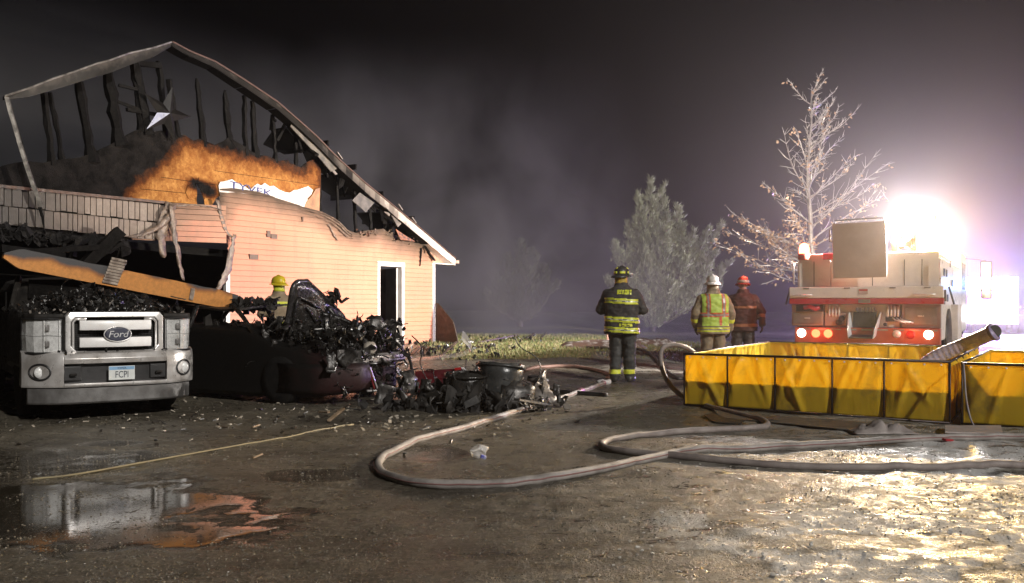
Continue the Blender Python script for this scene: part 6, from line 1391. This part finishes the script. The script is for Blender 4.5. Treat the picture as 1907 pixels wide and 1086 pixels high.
# slush lumps and frozen clods (uncountable)
m = MB(); rs = random.Random(12)
for i in range(900):
    y = 3.4 + 4.6 * rs.random() ** 1.3; x = rs.uniform(.1, .62) * y
    if float(fbm(np.array([x * 2.1]), np.array([y * 2.6]), 4, 41)[0]) < .48: continue
    s = rs.uniform(.003, .011); vs, fs = rs.choice(ico); z_ = gz(x, y)
    m.add([(x + p.x * s * 1.3, y + p.y * s, z_ + p.z * s * .55 + s * .2) for p in vs], fs)
stuff(m.build('slush_lumps', pm('slush', (.68, .66, .63), (.5, .47, .43), 12, (.25, .45)), rough=(.008, 40)))
# heaps at the lawn edge: dark mulch with a crust of snow
for i, (x, y, w, h, lb) in enumerate(((1120, 646, 1.1, .16, 'low dark mulch heap with frost left of the standing firefighter'), (1215, 644, .8, .2, 'low frosted mulch heap right of the standing firefighter'))):
    c = gpt(x, y); m = MB(); m.lathe([(w, -.03), (w * .8, h * .5), (w * .45, h * .9), (.01, h)], 24, c, 'z', 1, .5); m.v = [tuple(Vector(v) + mnoise.noise_vector(Vector(v) * 3.5) * .09) for v in m.v]
    o = m.build('mulch_heap', pm('mulch', (.12, .07, .05), (.45, .42, .39), 5, (.5, .8), lo=.5, hi=.62), smooth=True, rough=(.03, 14)); tag(o, lb, 'mulch heap'); recenter(o, c)
# slim post behind the first firefighter
c = gpt(1133, 640); m = MB(); m.bb(c.x - .045, c.x + .045, c.y - .045, c.y + .045, c.z - .05, c.z + .75); o = m.build('wooden_post', pm('post_red', (.42, .22, .16), (.3, .15, .1), 6), bevel=.008); tag(o, 'slim reddish wooden post behind the standing firefighter', 'post'); recenter(o, c)
# ================================================================== TREES
def evergreen(label, base, plumes, seed, mats, tri=.15, dens=1.0, grow=1.0):
    """loose juniper-like tree: several rising leaders, each feathered with upright sprays"""
    rn = random.Random(seed); b = Vector(base); th_ = thing('evergreen_tree', label, 'tree', tuple(b), 0, 'evergreen trees on the lawn')
    H_ = max(p[2] for p in plumes); m = MB(); P = [b + Vector((rn.uniform(-.05, .05), rn.uniform(-.04, .04), H_ * .9 * k / 8)) for k in range(9)]; m.tube(P, [.12 * (1 - k / 9.5) + .012 for k in range(9)], 8)
    m.build('trunk', pm('bark_dark', (.07, .055, .045), (.12, .1, .08), 12), th_, smooth=True)
    lm = MB(); lf = MB()
    for (dx, dy, top, wd) in plumes:
        dx *= grow * 1.15; dy *= grow; top *= grow * (.97 if grow > 1 else 1); wd *= grow * 1.1
        z0 = .15 + top * rn.uniform(.02, .16); n_ = 14
        Q = [b + Vector((dx * (k / n_) ** .7 + rn.gauss(0, .05), dy * (k / n_) ** .7 + rn.gauss(0, .05), z0 + (top - z0) * (k / n_) ** 1.05)) for k in range(n_ + 1)]
        lm.tube(Q, [.035 * (1 - k / (n_ + .5)) + .004 for k in range(n_ + 1)], 5, cap=False)
        for k in range(1, n_ + 1):
            u = k / n_; w = wd * (math.sin(math.pi * (u * .86 + .1)) ** .8) * (1 if u < .85 else (1.02 - u) / .17)
            for _ in range(int((5 + 5 * wd) * dens)):
                a = rn.uniform(0, 6.2832); L = max(.06, w * rn.uniform(.35, 1.2)); out = Vector((math.cos(a), math.sin(a), 0)); A = Q[k] + (Q[k-1] - Q[k]) * rn.random()
                tip = A + out * L + Vector((0, 0, L * rn.uniform(.5, 1.5))); lm.tube([A, A.lerp(tip, .55) + out * L * .12, tip], [.008, .006, .003], 3, cap=False)
                for q in range(6):
                    c = A.lerp(tip, .3 + .7 * (q + rn.random()) / 6) + Vector((rn.gauss(0, .04), rn.gauss(0, .04), rn.gauss(0, .05))); sp = (out * .45 + Vector((rn.gauss(0, .3), rn.gauss(0, .3), rn.uniform(.5, 1.4)))).normalized(); lf.cur = 0 if rn.random() < .55 else 1
                    for _ in range(5):
                        e = (sp + Vector((rn.gauss(0, .3), rn.gauss(0, .3), rn.gauss(0, .25)))).normalized(); s = e.cross(Vector((rn.random(), rn.random(), .3))).normalized() * tri * .085; o_ = c + Vector((rn.gauss(0, .03), rn.gauss(0, .03), rn.gauss(0, .04)))
                        lf.add([o_ - s, o_ + s, o_ + e * tri * rn.uniform(.7, 1.9)], [(0, 1, 2)])
    lm.build('limbs', pm('bark_dark', (.07, .055, .045)), th_); lf.build('crown', mats, th_); return th_
NEED = [pm('needles_green', (.22, .25, .145), (.29, .32, .20), 1.2, (.4, .6), bump=0), pm('needles_pale', (.46, .48, .36), (.34, .37, .25), 1.2, (.35, .55), bump=0)]
bp1 = gpt(1215, 617); evergreen('tall loose evergreen tree lit from the right behind the firefighters', tuple(bp1),
    [(-.1, 0, 6.3, .55), (.45, .3, 6.15, .5), (-.55, -.2, 5.7, .5), (.95, .2, 5.3, .5), (-.9, .3, 4.6, .5), (-1.35, 0, 3.7, .5), (1.4, -.3, 4.1, .55), (2.0, 0, 4.25, .45), (2.45, .2, 4.5, .32), (2.2, -.4, 3.3, .5), (2.75, 0, 2.85, .4), (1.7, .5, 2.6, .6), (.4, -.7, 4.2, .6), (-.3, -.8, 3.4, .6), (1.0, -.8, 3.0, .6), (-1.1, -.6, 2.4, .6), (2.3, -.5, 1.9, .5), (.2, .8, 4.8, .6), (-1.6, .3, 2.2, .45), (.6, -.9, 1.9, .6), (-.5, -.9, 1.8, .5), (1.5, -.8, 1.7, .5), (.1, .2, 5.6, .6), (.5, -.3, 5.0, .6), (-.3, .3, 4.9, .6), (1.1, -.2, 4.4, .6), (1.6, .2, 3.7, .6), (.8, .5, 3.8, .6)], 5, NEED, .16, 1.15, 1.2)
bp2 = at(968, 612, 42); evergreen('small dim evergreen tree in smoke behind the lawn', (bp2.x, bp2.y, .2),
    [(0, 0, 4.0, .5), (.5, .2, 3.5, .5), (-.5, 0, 3.3, .5), (1.0, 0, 2.8, .5), (-1.0, .1, 2.4, .5), (1.4, -.2, 2.0, .45), (.3, -.5, 2.6, .6), (-.4, -.5, 2.0, .6), (-1.3, -.2, 1.5, .5)], 6, [pm('needles_darkened', (.045, .055, .028), (.07, .08, .04), 1.2, (.5, .7), bump=0)] * 2, .2, .8)  # needle colour darkened so this tree looks less lit
# tall bare tree holding a few brown leaves, ice on its twigs
def bare_tree(label, base, H_, seed):
    rn = random.Random(seed); b = Vector(base); th_ = thing('bare_tree', label, 'tree', tuple(b), 0)
    BK = pm('bark_pale', (.26, .235, .22), (.16, .145, .135), 10, (.25, .45), 0, .2)
    N = 14; P = [b + Vector((rn.gauss(0, .03) + .12 * math.sin(k * .5), rn.gauss(0, .03), H_ * k / N)) for k in range(N + 1)]; m = MB(); m.tube(P, [.115 * (1 - k / (N + .6)) + .008 for k in range(N + 1)], 8); m.build('trunk', BK, th_, smooth=True)
    lm = MB(); tw = MB(); lf = MB(); NL = 46
    for i in range(NL):
        u = .22 + .76 * (i + rn.random() * .8) / NL; A = P[0].lerp(P[-1], u) if False else P[min(N, int(u * N))].lerp(P[min(N, int(u * N) + 1)], u * N - int(u * N))
        a = rn.uniform(0, 6.2832); d = Vector((math.cos(a), math.sin(a), 0)); L = (3.45 * (1 - u) ** .7 + .45) * rn.uniform(.55, 1.15); rise = rn.uniform(.25, .6) + .35 * u - (.3 if u < .4 else 0); n_ = 7
        Q = [A]; cur = (d + Vector((0, 0, rise))).normalized()
        for k in range(n_): cur = (cur + Vector((rn.gauss(0, .10), rn.gauss(0, .10), .05 + rn.gauss(0, .07)))).normalized(); Q.append(Q[-1] + cur * L / n_)
        lm.tube(Q, [.03 * (1 - u * .55) * (1 - k / (n_ + .7)) + .0045 for k in range(n_ + 1)], 5, cap=False)
        for k in range(1, n_ + 1):
            for _ in range(3):
                dd = ((Q[k] - Q[k-1]).normalized() + Vector((rn.gauss(0, .55), rn.gauss(0, .55), rn.gauss(.12, .4)))).normalized(); l2 = L * .30 * rn.uniform(.5, 1.2) * (1.15 - k / (n_ + 3)); q = [Q[k]]
                for j in range(3): dd = (dd + Vector((rn.gauss(0, .18), rn.gauss(0, .18), rn.gauss(.03, .12)))).normalized(); q.append(q[-1] + dd * l2 / 3)
                tw.tube(q, [.0075, .006, .0045, .0025], 3, cap=False)
                leafy = (.6 if u < .45 else .18 if u < .6 else .03) * (1.25 if d.x < .1 else .55)
                for c in q[1:]:
                    if rn.random() < leafy:
                        for _ in range(rn.choice((1, 2, 3))):
                            o_ = c + Vector((rn.gauss(0, .05), rn.gauss(0, .05), rn.gauss(-.03, .04))); e = Vector((rn.gauss(0, 1), rn.gauss(0, 1), rn.gauss(-.6, .6))).normalized(); s = e.cross(Vector((rn.random(), rn.random(), rn.random()))).normalized() * .032
                            lf.cur = rn.choice((0, 0, 1)); Lf = rn.uniform(.08, .15); lf.add([o_, o_ + e * Lf * .45 + s, o_ + e * Lf, o_ + e * Lf * .45 - s], [(0, 1, 2, 3)])
    lm.build('limbs', BK, th_, smooth=True); tw.build('twigs', pm('twig_icy', (.55, .53, .52), (.40, .38, .37), 20, (.12, .3), 0, 0), th_)
    lf.build('crown', [pm('leaf_brown', (.26, .155, .09), (.36, .235, .15), 3, (.35, .55), bump=0), pm('leaf_pale', (.5, .38, .26), (.38, .25, .15), 3, (.3, .5), bump=0)], th_)
bx, by = (1510 - PX0) / F * 29.0, 29.0
bare_tree('tall bare tree with icy twigs and brown leaves behind the fire engine', (bx, by, float(hillz(bx, by))), 8.2, 13)
# ================================================================== AIR: thin haze everywhere, smoke behind the house
def haze_box(name, p0, p1): m = MB(); m.bb(p0[0], p1[0], p0[1], p1[1], p0[2], p1[2]); t = NT(name); return m, t
m, t = haze_box('haze', (-172, -62, -1.3), (172, 172, 10.2))
pv = t.n('ShaderNodeVolumePrincipled'); pv.inputs['Color'].default_value = (.92, .87, .90, 1); pv.inputs['Density'].default_value = HAZE_D; pv.inputs['Anisotropy'].default_value = .55
t.l(pv.outputs[0], t.out.inputs['Volume']); o = m.build('haze', t.m); stuff(o)
m, t = haze_box('smoke', (-9.0, 26.3, .15), (7.5, 34.0, 9.8))
pv = t.n('ShaderNodeVolumePrincipled'); pv.inputs['Color'].default_value = (.86, .85, .84, 1); pv.inputs['Anisotropy'].default_value = .3
v = t.coord('Object'); n1 = t.noise(t.coord('Object', (1, 1, .75)), .42, 4, .55, .5)
sx = t.n('ShaderNodeSeparateXYZ'); t.l(v, sx.inputs[0])
def edge(out, a, b, c, d): return t.math('MULTIPLY', t.ramp(out, a, b), t.ramp(out, c, d, 1, 0))
def edge_(t, out, a, b, c, d): return t.math('MULTIPLY', t.ramp(out, a, b), t.ramp(out, c, d, 1, 0))
def clampf(f): return t.math('MAXIMUM', f, 0.0)
cx = t.math('ADD', sx.outputs[0], t.math('MULTIPLY', sx.outputs[2], .38))          # the plume leans left as it rises
mask = t.math('MULTIPLY', edge(cx, -6.0, -2.4, -.2, 7.0), t.ramp(sx.outputs[2], 9.7, 1.2, 0, 1.15))
mask = t.math('MULTIPLY', mask, edge(sx.outputs[1], 26.4, 28.0, 32.0, 33.8))
d = t.math('MULTIPLY', t.math('MULTIPLY', t.ramp(n1, .36, .78), mask), SMOKE_D, False)
t.l(d, pv.inputs['Density']); t.l(pv.outputs[0], t.out.inputs['Volume']); o = m.build('smoke', t.m); stuff(o)

# thin smoke still rising out of the roofless house
m = MB(); P8 = [W(.8, 2.6, -.5), W(TL - .3, 2.6, -.5), W(TL - .3, 2.6, -LD + .4), W(.8, 2.6, -LD + .4)]; m.prism(P8, (0, 0, 5.2)); t = NT('smoke_thin')
pv = t.n('ShaderNodeVolumePrincipled'); pv.inputs['Color'].default_value = (.85, .85, .88, 1); pv.inputs['Anisotropy'].default_value = .3
v = t.coord('Object'); sx = t.n('ShaderNodeSeparateXYZ'); t.l(v, sx.inputs[0])
d = t.math('MULTIPLY', t.math('MULTIPLY', t.ramp(t.noise(v, .35, 3, .5, .4), .30, .70, .25, 1), t.math('MULTIPLY', t.ramp(sx.outputs[2], 2.6, 3.4), t.ramp(sx.outputs[2], 5.0, 7.7, 1, 0))), SMOKE_H)
t.l(d, pv.inputs['Density']); t.l(pv.outputs[0], t.out.inputs['Volume']); o = m.build('smoke', t.m); stuff(o)

# extra mist added for the glow round the engine, the trees and the far vehicle
t = NT('mist')
m = MB(); m.bb(-.5, 34, 12.2, 52, -.9, 10.0)
pv = t.n('ShaderNodeVolumePrincipled'); pv.inputs['Color'].default_value = (.94, .86, .87, 1); pv.inputs['Anisotropy'].default_value = .55
v = t.coord('Object'); sx = t.n('ShaderNodeSeparateXYZ'); t.l(v, sx.inputs[0])
d = t.math('MULTIPLY', edge_(t, sx.outputs[0], -.5, 9.0, 29.0, 34.0), edge_(t, sx.outputs[1], 12.2, 17.5, 44.0, 52.0))
d = t.math('MULTIPLY', d, t.math('MULTIPLY', t.ramp(sx.outputs[2], 10.0, 3.0, 0, 1), t.ramp(t.noise(v, .16, 3, .5), .25, .7, .7, 1.15)))
t.l(t.math('MULTIPLY', d, MIST_D), pv.inputs['Density']); t.l(pv.outputs[0], t.out.inputs['Volume']); o = m.build('mist', t.m); stuff(o)
